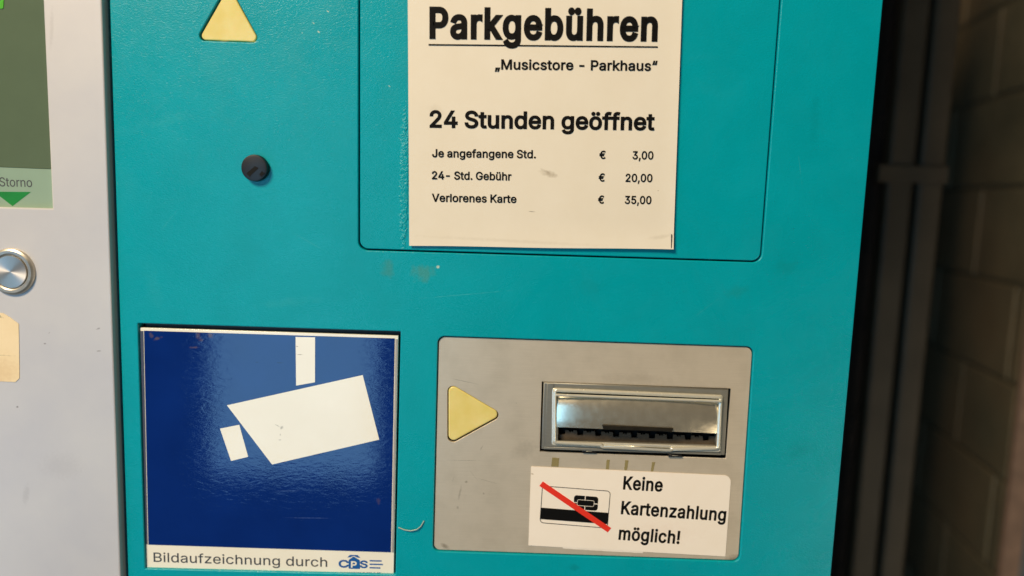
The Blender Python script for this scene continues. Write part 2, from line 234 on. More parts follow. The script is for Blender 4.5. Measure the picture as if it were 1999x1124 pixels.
'f':(254,['154 379 228 379 228 362 228 344 228 327 154 327 80 327 6 327 6 344 6 362 6 379 80 379', '101 0 81 0 81 144 81 288 81 432 81 453 86 471 96 486 106 500 119 511 135 519 152 526 169 530 187 530 201 530 213 529 222 527 232 525 238 523 243 521 238 503 233 486 227 468 224 470 220 471 215 472 210 473 203 474 195 474 176 474 163 469 154 460 146 451 142 437 142 419 142 279 142 140 142 0 121 0']),
'g':(425,['238 -151 207 -151 179 -151 155 -147 134 -140 113 -132 96 -123 82 -110 69 -98 58 -84 51 -69 67 -60 84 -50 101 -41 107 -49 113 -57 122 -66 130 -75 141 -82 154 -88 168 -94 186 -97 207 -97 238 -97 263 -90 282 -75 302 -60 311 -37 311 -6 311 19 311 44 311 68 310 68 308 68 306 68 301 60 295 51 287 41 278 32 267 23 252 16 238 8 219 5 195 5 164 5 137 12 113 27 88 41 69 62 55 90 41 118 34 152 34 191 34 230 41 264 55 293 69 322 88 345 112 361 137 376 165 384 196 384 220 384 239 381 253 373 268 365 280 356 288 346 297 336 303 327 308 319 309 319 311 319 313 319 313 339 313 359 313 379 333 379 353 379 372 379 372 250 372 121 372 -9 372 -42 365 -69 350 -90 335 -111 316 -126 291 -136 266 -146', '181 59 205 59 228 59 248 64 264 75 280 86 292 101 300 121 308 141 312 165 312 193 312 220 308 243 300 264 292 284 280 301 264 312 248 324 228 330 205 330 181 330 161 324 145 312 129 299 117 283 109 262 100 242 96 219 96 193 96 166 100 143 109 123 117 103 129 87 145 76 162 65']),
'h':(410,['114 249 114 227 114 151 114 76 114 0 93 0 73 0 53 0 53 170 53 339 53 509 73 509 93 509 114 509 114 435 114 361 114 287 110 287 106 287 102 287 114 322 131 347 152 362 174 377 199 384 227 384 253 384 276 379 295 369 315 358 330 342 341 321 352 299 357 273 357 240 357 160 357 80 357 0 337 0 316 0 296 0 296 78 296 157 296 235 296 265 288 288 273 304 258 321 237 329 210 329 192 329 175 325 161 317 146 309 135 298 126 283 118 267']),
'i':(167,['73 0 53 0 53 126 53 253 53 379 73 379 93 379 114 379 114 253 114 126 114 0 93 0', '95 443 84 443 72 443 62 447 54 455 45 462 41 472 41 483 41 494 45 504 54 512 62 520 72 524 84 524 95 524 106 520 114 512 122 504 126 494 126 483 126 472 122 462 114 455 106 447']),
'k':(381,['132 158 110 137 110 162 110 187 110 212 113 212 117 212 121 212 175 268 230 323 284 379 310 379 335 379 360 379 301 319 243 259 184 199 182 199 179 199 177 199 155 178', '73 0 53 0 53 170 53 339 53 509 73 509 93 509 114 509 114 339 114 170 114 0 93 0', '320 0 294 0 245 62 197 124 148 186 162 200 177 214 191 229 252 152 312 76 372 0 346 0']),
'l':(189,['147 -2 139 -2 110 -2 88 5 74 20 60 35 53 57 53 84 53 226 53 367 53 509 73 509 93 509 114 509 114 372 114 235 114 99 114 81 116 69 120 62 125 55 133 52 146 52 152 52 157 52 160 53 164 53 167 54 170 54 173 37 177 20 181 3 175 1 169 0 162 -1 154 -2']),
'm':(610,['73 0 53 0 53 126 53 253 53 379 72 379 92 379 112 379 112 351 112 323 112 295 111 295 109 295 108 295 113 316 121 332 132 346 144 359 157 369 172 376 187 383 203 386 219 386 247 386 270 378 287 361 305 344 316 322 321 295 318 295 315 295 312 295 317 313 325 329 337 343 349 357 364 367 381 375 398 382 416 386 437 386 459 386 479 381 497 372 515 362 530 348 541 328 551 309 557 285 557 255 557 170 557 85 557 0 536 0 516 0 496 0 496 85 496 169 496 254 496 281 488 301 473 313 457 325 439 330 419 330 402 330 387 327 374 320 362 313 352 303 345 290 339 278 335 263 335 247 335 165 335 82 335 0 315 0 295 0 274 0 274 87 274 173 274 260 274 281 267 298 253 311 239 324 221 330 199 330 185 330 171 327 158 320 144 313 134 303 126 289 118 276 114 258 114 238 114 159 114 79 114 0 93 0']),
'n':(410,['114 249 114 227 114 151 114 76 114 0 93 0 73 0 53 0 53 126 53 253 53 379 72 379 92 379 112 379 112 349 112 318 112 287 109 287 106 287 102 287 114 322 131 347 152 362 174 377 199 384 227 384 253 384 276 379 295 369 314 358 330 342 341 321 352 299 357 273 357 240 357 160 357 80 357 0 337 0 316 0 296 0 296 78 296 157 296 235 296 265 288 288 273 304 258 321 237 329 210 329 192 329 175 325 161 317 146 309 135 298 126 283 118 267']),
'o':(415,['242 -8 207 -8 173 -8 143 0 117 16 91 33 71 56 56 85 41 114 34 149 34 187 34 227 41 262 56 291 71 321 91 343 117 360 143 376 173 384 207 384 242 384 273 376 299 360 325 343 345 321 359 291 374 262 381 227 381 187 381 149 374 114 359 85 345 56 325 33 299 16 273 0', '182 46 207 46 233 46 254 53 270 66 287 79 299 96 307 117 315 139 319 162 319 187 319 213 315 236 307 258 299 280 287 297 270 310 254 323 233 330 207 330 182 330 161 323 145 310 129 297 116 280 108 258 100 237 96 213 96 187 96 162 100 139 108 117 116 96 129 79 145 66 161 53']),
'r':(259,['73 0 53 0 53 126 53 253 53 379 72 379 92 379 112 379 112 360 112 340 112 321 113 321 114 321 115 321 122 340 135 355 152 367 170 379 190 385 213 385 218 385 223 385 229 384 235 384 240 384 243 384 243 363 243 343 243 322 242 323 237 323 230 324 223 325 215 326 207 326 189 326 173 322 159 315 145 307 134 297 126 284 118 270 114 255 114 237 114 158 114 79 114 0 93 0']),
's':(365,['211 -8 182 -8 156 -8 133 -4 112 3 92 11 75 23 62 38 49 53 40 72 36 94 55 98 74 102 94 107 99 86 109 70 124 60 139 50 158 45 181 45 208 45 229 51 244 62 260 74 268 87 268 103 268 116 263 127 254 136 245 144 231 151 212 155 191 160 170 165 149 170 115 178 89 191 72 208 55 225 47 247 47 274 47 296 53 315 65 332 77 348 94 361 115 370 136 380 160 384 187 384 213 384 235 380 254 372 272 365 287 353 299 339 310 325 319 309 324 290 305 286 287 281 268 277 263 292 255 304 243 316 230 327 212 333 187 333 165 333 146 327 131 317 116 306 109 293 109 277 109 263 114 252 124 243 134 235 150 228 172 223 191 218 210 214 229 209 264 201 290 188 306 171 323 154 331 133 331 107 331 84 325 64 312 47 300 30 282 16 260 6 237 -3']),
't':(227,['138 379 204 379 204 362 204 344 204 327 138 327 72 327 6 327 6 344 6 362 6 379 72 379', '65 345 65 471 85 471 106 471 126 471 126 347 126 222 126 98 126 81 129 69 136 61 143 54 154 50 170 50 174 50 179 50 185 51 191 52 197 53 202 54 206 36 209 19 213 2 207 0 200 -2 192 -3 184 -4 176 -4 168 -4 136 -4 110 4 92 21 74 38 65 62 65 93 65 219']),
'u':(410,['211 -5 182 -5 157 -5 134 0 115 11 95 21 80 37 69 59 58 80 53 107 53 139 53 219 53 299 53 379 73 379 93 379 114 379 114 301 114 222 114 144 114 114 121 91 137 75 152 58 173 50 200 50 218 50 235 54 249 62 264 70 275 81 283 97 292 112 296 131 296 153 296 228 296 304 296 379 316 379 337 379 357 379 357 253 357 126 357 0 337 0 318 0 298 0 298 31 298 61 298 92 301 92 304 92 307 92 295 57 279 32 257 17 235 2']),
'z':(380,['141 0 42 0 42 15 42 30 42 46 112 137 183 228 254 320 254 321 254 322 254 323 185 323 117 323 48 323 48 342 48 361 48 379 143 379 238 379 333 379 333 363 333 347 333 331 264 241 195 150 126 60 126 59 126 58 126 56 197 56 268 56 339 56 339 38 339 19 339 0 240 0']),
'ö':(415,['242 -8 207 -8 173 -8 143 0 117 16 91 33 71 56 56 85 41 114 34 149 34 187 34 227 41 262 56 291 71 321 91 343 117 360 143 376 173 384 207 384 242 384 273 376 299 360 325 343 345 321 359 291 374 262 381 227 381 187 381 149 374 114 359 85 345 56 325 33 299 16 273 0', '182 46 207 46 233 46 254 53 270 66 287 79 299 96 307 117 315 139 319 162 319 187 319 213 315 236 307 258 299 280 287 297 270 310 254 323 233 330 207 330 182 330 161 323 145 310 129 297 116 280 108 258 100 237 96 213 96 187 96 162 100 139 108 117 116 96 129 79 145 66 161 53', '290 443 279 443 268 443 259 447 251 455 243 462 239 472 239 483 239 494 243 504 251 512 259 519 268 523 279 523 290 523 300 519 308 512 316 504 320 494 320 483 320 472 316 462 308 455 300 447', '147 443 136 443 124 443 115 447 107 455 99 462 95 472 95 483 95 494 99 504 107 512 115 519 124 523 136 523 147 523 156 519 164 512 172 504 176 494 176 483 176 472 172 462 164 455 156 447']),
'ü':(410,['211 -5 182 -5 157 -5 134 0 115 11 95 21 80 37 69 59 58 80 53 107 53 139 53 219 53 299 53 379 73 379 93 379 114 379 114 301 114 222 114 144 114 114 121 91 137 75 152 58 173 50 200 50 218 50 235 54 249 62 264 70 275 81 283 97 292 112 296 131 296 153 296 228 296 304 296 379 316 379 337 379 357 379 357 253 357 126 357 0 337 0 318 0 298 0 298 31 298 61 298 92 301 92 304 92 307 92 295 57 279 32 257 17 235 2', '288 443 277 443 266 443 256 447 248 455 240 462 236 472 236 483 236 494 240 504 248 512 256 519 266 523 277 523 288 523 298 519 305 512 313 504 317 494 317 483 317 472 313 462 305 455 298 447', '144 443 133 443 122 443 112 447 104 455 97 462 93 472 93 483 93 494 97 504 104 512 112 519 122 523 133 523 144 523 154 519 162 512 170 504 173 494 173 483 173 472 170 462 162 455 154 447']),
'“':(300,['75 318 52 318 69 382 87 445 104 509 120 509 135 509 151 509 141 445 131 382 121 318 98 318', '198 318 175 318 192 382 210 445 228 509 243 509 259 509 274 509 264 445 254 382 244 318 221 318']),
'„':(287,['54 -119 38 -119 48 -56 58 8 68 71 91 71 114 71 138 71 120 8 103 -56 85 -119 69 -119', '177 -119 161 -119 172 -56 182 8 192 71 215 71 238 71 261 71 243 8 226 -56 208 -119 193 -119']),
'€':(464,['254 329 364 329 356 312 348 296 341 279 233 279 125 279 16 279 22 296 28 312 34 329 144 329', '225 229 321 229 313 213 305 196 298 179 204 179 110 179 16 179 22 196 28 213 34 229 130 229', '405 481 423 463 415 445 406 427 398 409 388 418 377 426 366 433 354 440 342 446 329 450 316 454 302 456 288 456 260 456 235 448 213 433 191 417 173 395 161 365 148 335 141 298 141 254 141 211 148 174 161 144 173 114 191 91 213 76 235 61 260 53 288 53 303 53 316 55 329 59 342 63 354 68 365 74 376 81 387 88 396 96 405 78 413 60 422 43 404 26 384 14 361 6 338 -3 313 -7 288 -7 247 -7 211 4 179 25 148 46 123 76 105 115 87 154 78 200 78 254 78 308 87 354 105 393 123 433 148 463 179 484 211 505 247 516 288 516 314 516 338 511 361 502 384 494']),
}
GL['l'] = (167, ['53 0 53 0 53 0 53 509 53 509 53 509 114 509 114 509 114 509 114 0 114 0 114 0'])
def lettering(name, s, left, right, cap, mat, parent, y, bold=0.0, space=1.0, capu=509.0, track=0.0):
    """letters as a thin printed layer; left/right = ends of the base line and cap = cap height, measured in the photo"""
    x = 0.0; spl = []
    for gi, ch in enumerate(s):
        adv, sps = GL[ch]
        for q in sps:
            v = list(map(int, q.split())); spl.append((gi, [(v[i]+x, v[i+1]) for i in range(0, len(v), 2)]))
        x += (adv*space if ch == ' ' else adv)+track
    x0 = min(p[0] for _, q in spl for p in q)-bold; x1 = max(p[0] for _, q in spl for p in q)+bold
    A, B = P(*left, y), P(*right, y); ux = (B-A); L = ux.length; ux.normalize(); uz = Vector((-ux.y, ux.x))
    sz = cap*D/FPX/(capu+2*bold); sx = L/(x1-x0)
    V, F = [], []
    for gi in sorted(set(g for g, _ in spl)):
        polys = []
        for g, q in spl:
            if g != gi: continue
            n = len(q)//3; pts = []
            for i in range(n):
                a, h1, h2, b = q[3*i+1], q[3*i+2], q[(3*i+3) % (3*n)], q[(3*i+4) % (3*n)]
                straight = abs(a[0]-h1[0])+abs(a[1]-h1[1]) < 1 and abs(b[0]-h2[0])+abs(b[1]-h2[1]) < 1
                K = 1 if straight else 5
                for k in range(K):
                    t = k/K; o_ = 1-t
                    p = tuple(a[j]*o_**3+3*h1[j]*t*o_*o_+3*h2[j]*t*t*o_+b[j]*t**3 for j in (0, 1))
                    p = ((p[0]-x0)*sx, (p[1]+bold)*sz)
                    if not pts or abs(p[0]-pts[-1][0])+abs(p[1]-pts[-1][1]) > 1e-6: pts.append(p)
            if abs(pts[0][0]-pts[-1][0])+abs(pts[0][1]-pts[-1][1]) <= 1e-6: pts.pop()
            polys.append(pts)
        cv, ce = [], []
        for pts in polys:
            n0 = len(cv); cv += [Vector((p[0]*1000, p[1]*1000)) for p in pts]; ce += [(n0+i, n0+(i+1) % len(pts)) for i in range(len(pts))]
        ov, oe, of, _, _, _ = mathutils.geometry.delaunay_2d_cdt(cv, ce, [], 0, 1e-5)
        n0 = len(V); V += [(v.x/1000, v.y/1000, 0) for v in ov]
        for f in of:
            c = [sum(ov[i][j] for i in f)/len(f)/1000 for j in (0, 1)]; wn = 0
            for pts in polys:                      # non-zero winding: overlapping strokes of a letter merge
                for i in range(len(pts)):
                    (ax, ay), (bx, by) = pts[i-1], pts[i]
                    if (ay > c[1]) != (by > c[1]) and c[0] < (bx-ax)*(c[1]-ay)/(by-ay)+ax: wn += 1 if by > ay else -1
            if wn: F.append(tuple(n0+i for i in f))
        r = bold*(sx*0.5+sz*0.5)
        if r > 0:                                  # heavier weight: a band of ink along every outline
            kk = 0
            for pts in polys:
                for i in range(len(pts)):
                    a, b = Vector(pts[i-1]), Vector(pts[i]); dd = b-a
                    if dd.length < 1e-7: continue
                    e = Vector((-dd.y, dd.x)).normalized()*r; h = 0.000002*(1+kk % 6); kk += 1; n1 = len(V)
                    V += [(*(a-e), h), (*(b-e), h), (*(b+e), h), (*(a+e), h)]; F.append((n1, n1+1, n1+2, n1+3))
                    # corner at a: mitred when sharp, filled round when gentle
                    pv = Vector(pts[i-2]); d0 = a-pv
                    if d0.length < 1e-7: continue
                    cr = d0.x*dd.y-d0.y*dd.x; tn = d0.angle(dd); h += 0.000013
                    if tn < 0.02: continue
                    sd = -1.0 if cr > 0 else 1.0
                    e0 = Vector((-d0.y, d0.x)).normalized()*r*sd; e1 = e*sd
                    mt = (e0+e1).normalized()*(r/max(math.cos(tn/2), 0.35))
                    n1 = len(V); V += [(*a, h), (*(a+e0), h), (*(a+mt), h), (*(a+e1), h)]; F.append((n1, n1+1, n1+2, n1+3))
    me = bpy.data.meshes.new(name); me.from_pydata(V, [], F); me.update()
    T = Matrix(((ux.x, uz.x, 0, A.x), (0, 0, -1, y), (ux.y, uz.y, 0, A.y), (0, 0, 0, 1)))
    me.transform(T)
    return finish(name, me, mat, parent)

# ============================================================ MATERIALS
# teal powder coat: leathery grain, faint rubbed marks, greasy blotches
m = NT('teal_powder_coat')
grain = m.noise(1.0, 3, 0.55, m.pos((700, 700, 1500), (0, math.radians(18), 0)), 0.6)
big = m.noise(30, 4, 0.6)
c0 = m.mix(m.ramp(big, 0.35, 0.7), rgb(0, 156, 170), rgb(0, 150, 163))
for (px, py, rx, rz, ang, f, col) in [
        (757, 525, 4.6, 5.4, 0.3, 0.42, rgb(70, 130, 112)), (826, 533, 7.6, 5.8, 0, 0.42, rgb(84, 134, 108)),
        (1440, 570, 9, 4.5, 0, 0.22, rgb(30, 120, 110)), (1535, 520, 8, 6, 0, 0.16, rgb(20, 115, 105)),
        (1560, 880, 12, 5, 0.4, 0.14, rgb(10, 110, 110)), (1150, 560, 9, 5, 0, 0.12, rgb(20, 120, 120)),
        (330, 235, 11, 4, .4, 0.16, rgb(70, 172, 176)), (420, 120, 22, 4, .5, 0.12, rgb(60, 165, 170)), (300, 560, 5, 16, .2, 0.10, rgb(60, 165, 170)), (560, 590, 20, 3, .15, 0.12, rgb(70, 172, 176)), (1590, 240, 3, 18, 0, .12, rgb(0, 110, 112)),
        (905, 575, 30, .22, .12, .3, rgb(90, 180, 180)), (600, 470, 14, .18, -.5, .3, rgb(90, 180, 180)), (1380, 600, 12, .16, .7, .3, rgb(80, 170, 170)), (1562, 330, .16, 9, .2, .3, rgb(80, 170, 170)), (330, 430, 9, .16, .9, .3, rgb(90, 180, 180)), (240, 860, .3, 12, 0, .3, rgb(0, 90, 92)), (1120, 1108, 6, 2, 0, 0.3, rgb(10, 110, 110))]:
    k = m.spot(P(px, py), rx*MM, rz*MM, ang, 0.7, 0.8, 260)
    c0 = m.mix(m.mul(k, f), c0, col)
for (px, py, rx, rz, ang) in [(855, 521, 1.1, 1.0, 0.2), (622, 62, .5, .9, 0.8), (492, 81.5, 3.0, .35, 0.03), (437, 80, 2.6, .35, 0.03),
                              (640, 22, .35, .9, .9), (612, 45, .3, .7, 1.0), (760, 168, .3, .8, .9), (590, 64, .3, .3, 0)]:
    k = m.spot(P(px, py), rx*MM, rz*MM, ang, 0.5, 0.5, 1500)
    c0 = m.mix(m.mul(k, 0.75), c0, rgb(205, 214, 190))
m.base(c0)
rg = m.ramp(m.noise(26, 6, 0.7, None, 1.2), 0.32, 0.68, 0.20, 0.36)
m.set(rough=rg, spec=0.28)
# glue smeared beside the paper and round it
pg = P(789, 350)
glue = m.spot((pg.x, pg.y), 2.6*MM, 38*MM, 0.0, 0.35, 0.5, 500)
h = m.mul(grain, m.mul(m.mul(m.noise(520, 4, 0.6), glue), 6.0), 'ADD')
m.bump(h, 0.55, 0.00026)
TEAL = m.m
TEAL_PLAIN = simple('teal_paint', rgb(0, 136, 142), 0.4, var=0.05)
# silver grey panel
m = NT('silver_panel_paint')
c0 = m.mix(m.ramp(m.noise(22, 5, 0.6), 0.3, 0.75), rgb(204, 201, 200), rgb(194, 192, 195))
for (px, py, rx, rz, ang, f) in [(200, 639, 1.5, .55, .4, .55), (201, 682, 1.5, .5, .1, .5), (97, 668, 1.0, .5, 0, .6), (43, 790, .9, .8, 0, .8),
                                 (105, 647, .9, .35, .8, .3), (60, 960, 2.2, 7, -.2, .12), (130, 905, 14, 9, 0, .07), (110, 60, 1.3, 12, -.08, .12)]:
    k = m.spot(P(px, py), rx*MM, rz*MM, ang, 0.6, 0.5, 700)
    c0 = m.mix(m.mul(k, f), c0, rgb(96, 82, 80))
m.base(c0); m.set(rough=0.42, spec=0.5, metal=0.15); m.bump(m.noise(1600, 2), 0.12, 0.00008)
SILVER = m.m
# brushed plate round the note slot
m = NT('brushed_steel_plate')
st = m.noise(1.0, 4, 0.6, m.pos((60, 60, 4200)))
c0 = m.mix(m.ramp(st, 0.25, 0.75), rgb(212, 200, 180), rgb(200, 188, 168))
c0 = m.mix(m.mul(m.ramp(m.noise(60, 4, .6), .45, .75), .22), c0, rgb(150, 140, 118))
for (px, py, rx, rz, ang, f) in [(905, 745, 8, .22, -.18, .5), (905, 900, 11, .2, 0.02, .4), (1008, 788, .5, .35, 0, .5), (897, 965, .7, 5, -.2, .3),
                                 (893, 992, .8, 1.2, 0, .35), (910, 942, 1.0, .9, .3, .45), (944, 965, .6, .7, .5, .4), (940, 875, .5, 2.0, -.5, .4),
                                 (950, 940, 9, .18, -.25, .35), (1432, 1094, 6, 3.0, .3, .55), (868, 1068, 3, 1.5, -.6, .5), (1240, 740, 22, 3.5, 0, .12), (1020, 880, 9, 6, .4, .16),
                                 (925, 930, 5, .16, -.9, .3), (885, 935, 3, .16, 1.3, .3)]:
    k = m.spot(P(px, py), rx*MM, rz*MM, ang, 0.7, 0.5, 500)
    c0 = m.mix(m.mul(k, f), c0, rgb(92, 78, 52))
m.base(c0); m.set(rough=0.42, metal=0.35, spec=0.5); m.bump(st, 0.10, 0.00006)
STEEL = m.m
# chrome
def chrome(name, col, r, bs=0.05, metal=1.0):
    m = NT(name); s = m.noise(1.0, 3, 0.6, m.pos((300, 300, 5000)))
    m.base(m.mix(m.ramp(s, 0.3, 0.7), col, tuple(c*0.86 for c in col[:3])+(1,)))
    m.set(metal=metal, rough=m.ramp(m.noise(250, 3), 0.3, 0.7, r, r+0.08)); m.bump(s, bs, 0.00005); return m.m
CHROME = chrome('chromed_metal', (0.86, 0.79, 0.63, 1), 0.19, 0.25, 0.82)
RIMC = chrome('polished_rim', (0.88, 0.85, 0.72, 1), 0.2, 0.02, 0.5)
DULL = chrome('dull_zinc', (0.27, 0.262, 0.225, 1), 0.36, 0.1, 0.45)
SPUN = chrome('spun_steel', (0.62, 0.58, 0.50, 1), 0.32, 0.0, 0.8)
mm = NT('spun_cap'); mm.base((0.60, 0.57, 0.53, 1)); mm.set(metal=0.85, rough=0.42, aniso=0.8)
tg = mm.n('ShaderNodeTangent', direction_type='RADIAL', axis='Y'); mm.l(tg.outputs[0], mm.b.inputs['Tangent']); SPUNCAP = mm.m
LIP = simple('dark_lip_metal', rgb(66, 60, 50), 0.35, 0.7, var=0.2, vs=300)
BLACK = simple('black_recess', (0.006, 0.006, 0.006, 1), 0.7, spec=0.2, var=0.1)
BPLAST = simple('black_plastic', (0.012, 0.011, 0.012, 1), 0.38, spec=0.4, var=0.15, bs=0.1)
DARKSLOT = simple('slot_moulding', rgb(84, 72, 56), 0.5, var=0.25, vs=300)
# yellow lamp triangles
m = NT('yellow_lens'); m.base(m.mix(m.ramp(m.noise(90, 3), .3, .7), rgb(230, 214, 140), rgb(222, 203, 114))); m.set(rough=0.22, spec=0.5, sss=0.15)
m.b.inputs['Subsurface Scale'].default_value = 0.003; m.bump(m.noise(140, 2), 0.15, 0.0004); YELLOW = m.m
# paper
def paper(name, ca, cb, marks=(), rough=0.62, bs=0.25):
    m = NT(name); c0 = m.mix(m.ramp(m.noise(40, 5, 0.65), .3, .75), ca, cb)
    for (px, py, rx, rz, ang, f, col) in marks:
        k = m.spot(P(px, py), rx*MM, rz*MM, ang, 0.8, 0.5, 500); c0 = m.mix(m.mul(k, f), c0, col)
    m.base(c0); m.set(rough=rough, spec=0.35)
    m.bump(m.mul(m.noise(900, 4, .7), m.mul(m.noise(45, 3), 3.0), 'ADD'), bs, 0.00012); return m.m
BR = rgb(120, 100, 62)
PAPER = paper('notice_paper', rgb(228, 220, 203), rgb(224, 215, 196),
              [(1072, 340, 5.2, 1.9, -.25, .42, BR), (1064, 334, 3.4, .9, -.45, .3, BR), (1040, 413, 2.4, .22, -.06, .8, rgb(70, 55, 40)), (852, 215, 6, 3, -.3, .10, BR),
               (1284, 372, .6, .3, 0, .6, BR), (1000, 470, 60, 1.2, -.02, .10, BR), (1290, 462, 8, 1.5, .2, .15, BR)])
STICK = paper('sticker_vinyl', rgb(244, 234, 220), rgb(240, 229, 213), [(1039, 926, 1.3, .6, -.3, .8, rgb(150, 130, 90)), (1290, 1040, 25, 9, 0, .10, rgb(210, 170, 150))], 0.4, 0.12)
TORN = paper('torn_paper', rgb(238, 218, 180), rgb(230, 208, 166), [(8, 722, 14, 10.5, 0, .25, rgb(190, 150, 100)), (4, 612, 4.2, 1.0, -.4, .85, rgb(100, 80, 50)), (5, 690, 10, .35, 0, .4, BR)], 0.75, 0.6)
TAPE = paper('residue_tape', rgb(150, 138, 92), rgb(126, 114, 74), (), 0.6, 0.3)
INK = simple('black_ink', (0.004, 0.0035, 0.003, 1), 0.6, spec=0.12, var=0.1)
GREYINK = simple('grey_ink', rgb(70, 70, 72), 0.5, var=0.1)
RED = simple('red_ink', rgb(232, 52, 32), 0.4, var=0.04)
GREEN = simple('green_ink', rgb(20, 128, 50), 0.4, var=0.1)
LIME = simple('lime_ink', rgb(70, 170, 30), 0.4, var=0.1)
LOGO = simple('logo_blue', rgb(20, 88, 160), 0.4, var=0.05)
PALEINK = simple('pale_blue_ink', rgb(120, 140, 165), 0.4, var=0.05)
# blue laminate of the sign, wavy glossy film
def film(name, ca, cb, marks=(), rough=0.06):
    m = NT(name); c0 = m.mix(m.ramp(m.noise(35, 4), .3, .7), ca, cb)
    for (px, py, rx, rz, ang, f, col) in marks:
        k = m.spot(P(px, py), rx*MM, rz*MM, ang, 0.7, 0.7, 600); c0 = m.mix(m.mul(k, f), c0, col)
    m.base(c0); m.set(rough=rough, spec=0.5)
    w1 = m.noise(1.0, 4, 0.6, m.pos((190, 190, 420), (0, math.radians(22), 0)), 0.8)
    w2 = m.noise(1.0, 2, 0.5, m.pos((700, 700, 1100)), 0.3)
    m.bump(m.mul(w1, m.mul(w2, 0.07), 'ADD'), 0.2, 0.00018); return m.m
RU = rgb(112, 92, 84)
BLUE = film('blue_film', rgb(8, 44, 118), rgb(6, 39, 108),
            [(304, 662, 3.0, 1.1, .3, .55, RU), (293, 655, 1.5, 1.8, .7, .4, RU), (385, 655, 1.5, 3.0, .3, .45, RU), (408, 655, 1.8, 2.0, 0, .5, RU), (378, 679, 3.0, .7, .05, .5, RU),
             (390, 665, 1.6, .8, 0, .4, RU), (738, 980, 1.2, 2.2, 0, .25, RU), (560, 960, 9, .3, .05, .3, rgb(90, 120, 180)), (600, 1013, 14, .35, .02, .3, rgb(90, 120, 180)), (545, 709, 2.0, .5, 0, .5, rgb(8, 14, 50)), (500, 708, 1.4, .4, 0, .5, rgb(8, 14, 50))])
WHITEFILM = film('white_film', rgb(243, 239, 224), rgb(238, 233, 216),
                 [(548, 836, 1.0, 1.4, -.5, .6, rgb(120, 110, 90)), (540, 832, 2.2, .25, -.5, .6, rgb(120, 110, 90)), (546, 850, .5, .9, 0, .4, rgb(120, 110, 90)), (545, 860, 1.0, .35, 0, .5, rgb(120, 110, 90)),
                  (583, 693, 2.4, .2, .0, .7, rgb(110, 95, 60)), (579, 677, 1.0, .25, -.2, .6, rgb(110, 95, 60))], 0.12)
GREYRIM = simple('sign_edge', rgb(170, 166, 160), 0.4, var=0.1)
DARKSHADE = simple('recess_shade_black', (0.012, 0.012, 0.014, 1), 0.5, var=0.2)  # near black, stands in for shade round the sign
LCD_DARK = simple('display_glass', rgb(90, 106, 84), 0.22, spec=0.5, var=0.06, vs=30)
LCD_LIGHT = simple('display_legend', rgb(140, 164, 144), 0.3, var=0.04, vs=30)

# ============================================================ BACKGROUND STRUCTURE
# brick side wall running towards the camera, dark rear wall, conduit pipes
m = NT('painted_brick')
mp = m.pos()
c0 = m.mix(m.ramp(m.noise(9, 5, 0.65), .3, .72), rgb(142, 132, 106), rgb(108, 104, 85))
c0 = m.mix(m.mul(m.ramp(m.noise(3.5, 3), .45, .7), .5), c0, rgb(156, 124, 92))
m.base(c0); m.set(rough=0.55, spec=0.4); m.bump(m.noise(130, 5, .65), 0.5, 0.002); BRICK = m.m
MORTAR = simple('mortar', rgb(112, 104, 82), 0.9, var=0.2, vs=80, bs=0.5, bscale=300, bd=0.001)
LITM = simple('lit_mortar', rgb(158, 136, 110), 0.8, var=0.2, vs=80, bs=0.4, bscale=200, bd=0.001)  # light on the head joints put into a paler mortar colour
TRIM = simple('corner_trim', rgb(150, 122, 104), 0.6, var=0.2, vs=60)
PLAST = simple('end_plaster', rgb(96, 102, 108), 0.8, var=0.15, vs=30)
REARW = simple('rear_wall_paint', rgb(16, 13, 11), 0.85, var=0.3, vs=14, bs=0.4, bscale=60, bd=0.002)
PIPE = simple('grey_conduit', rgb(84, 72, 56), 0.55, var=0.25, vs=14, bs=0.2, bscale=90, bd=0.0006)
PIPE2 = simple('rusty_conduit', rgb(70, 48, 36), 0.6, var=0.35, vs=20, bs=0.2, bscale=90, bd=0.0006)
YC = 0.83
xc = (P(1826, 455, YC).x+P(1765, 1000, YC).x)/2
dirw = Vector((-0.166, -1.0)); dirw.normalize()           # along the wall, towards the camera
nrm = Vector((-dirw.y, dirw.x)); nrm = -nrm if nrm.x > 0 else nrm   # visible side faces left
zb = P(1833, 371, YC).y
def wall_box(V, F, t0, t1, z0, z1, d0, d1, bev=0.0015):
    def pt(t, d, z): q = Vector((xc, YC))+dirw*t+nrm*d; return (q.x, q.y, z)
    b = bev; n = len(V)
    V += [pt(t0, d0, z0), pt(t1, d0, z0), pt(t1, d0, z1), pt(t0, d0, z1),
          pt(t0, d1-b, z0), pt(t1, d1-b, z0), pt(t1, d1-b, z1), pt(t0, d1-b, z1),
          pt(t0+b, d1, z0+b), pt(t1-b, d1, z0+b), pt(t1-b, d1, z1-b), pt(t0+b, d1, z1-b)]
    F += [(n, n+1, n+2, n+3)]+[tuple(n+i for i in f) for f in ((0, 1, 5, 4), (1, 2, 6, 5), (2, 3, 7, 6), (3, 0, 4, 7), (4, 5, 9, 8), (5, 6, 10, 9), (6, 7, 11, 10), (7, 4, 8, 11), (8, 9, 10, 11))]
def wall_obj(name, V, F, mat, parent):
    me = bpy.data.meshes.new(name); me.from_pydata(V, [], F); me.update()
    return finish(name, me, mat, parent)
TE = 0.338                                                  # visible end of the wall
CH = 0.125; BL = 0.25; joint_t = 0.172
V, F = [], []; Vm, Fm = [], []
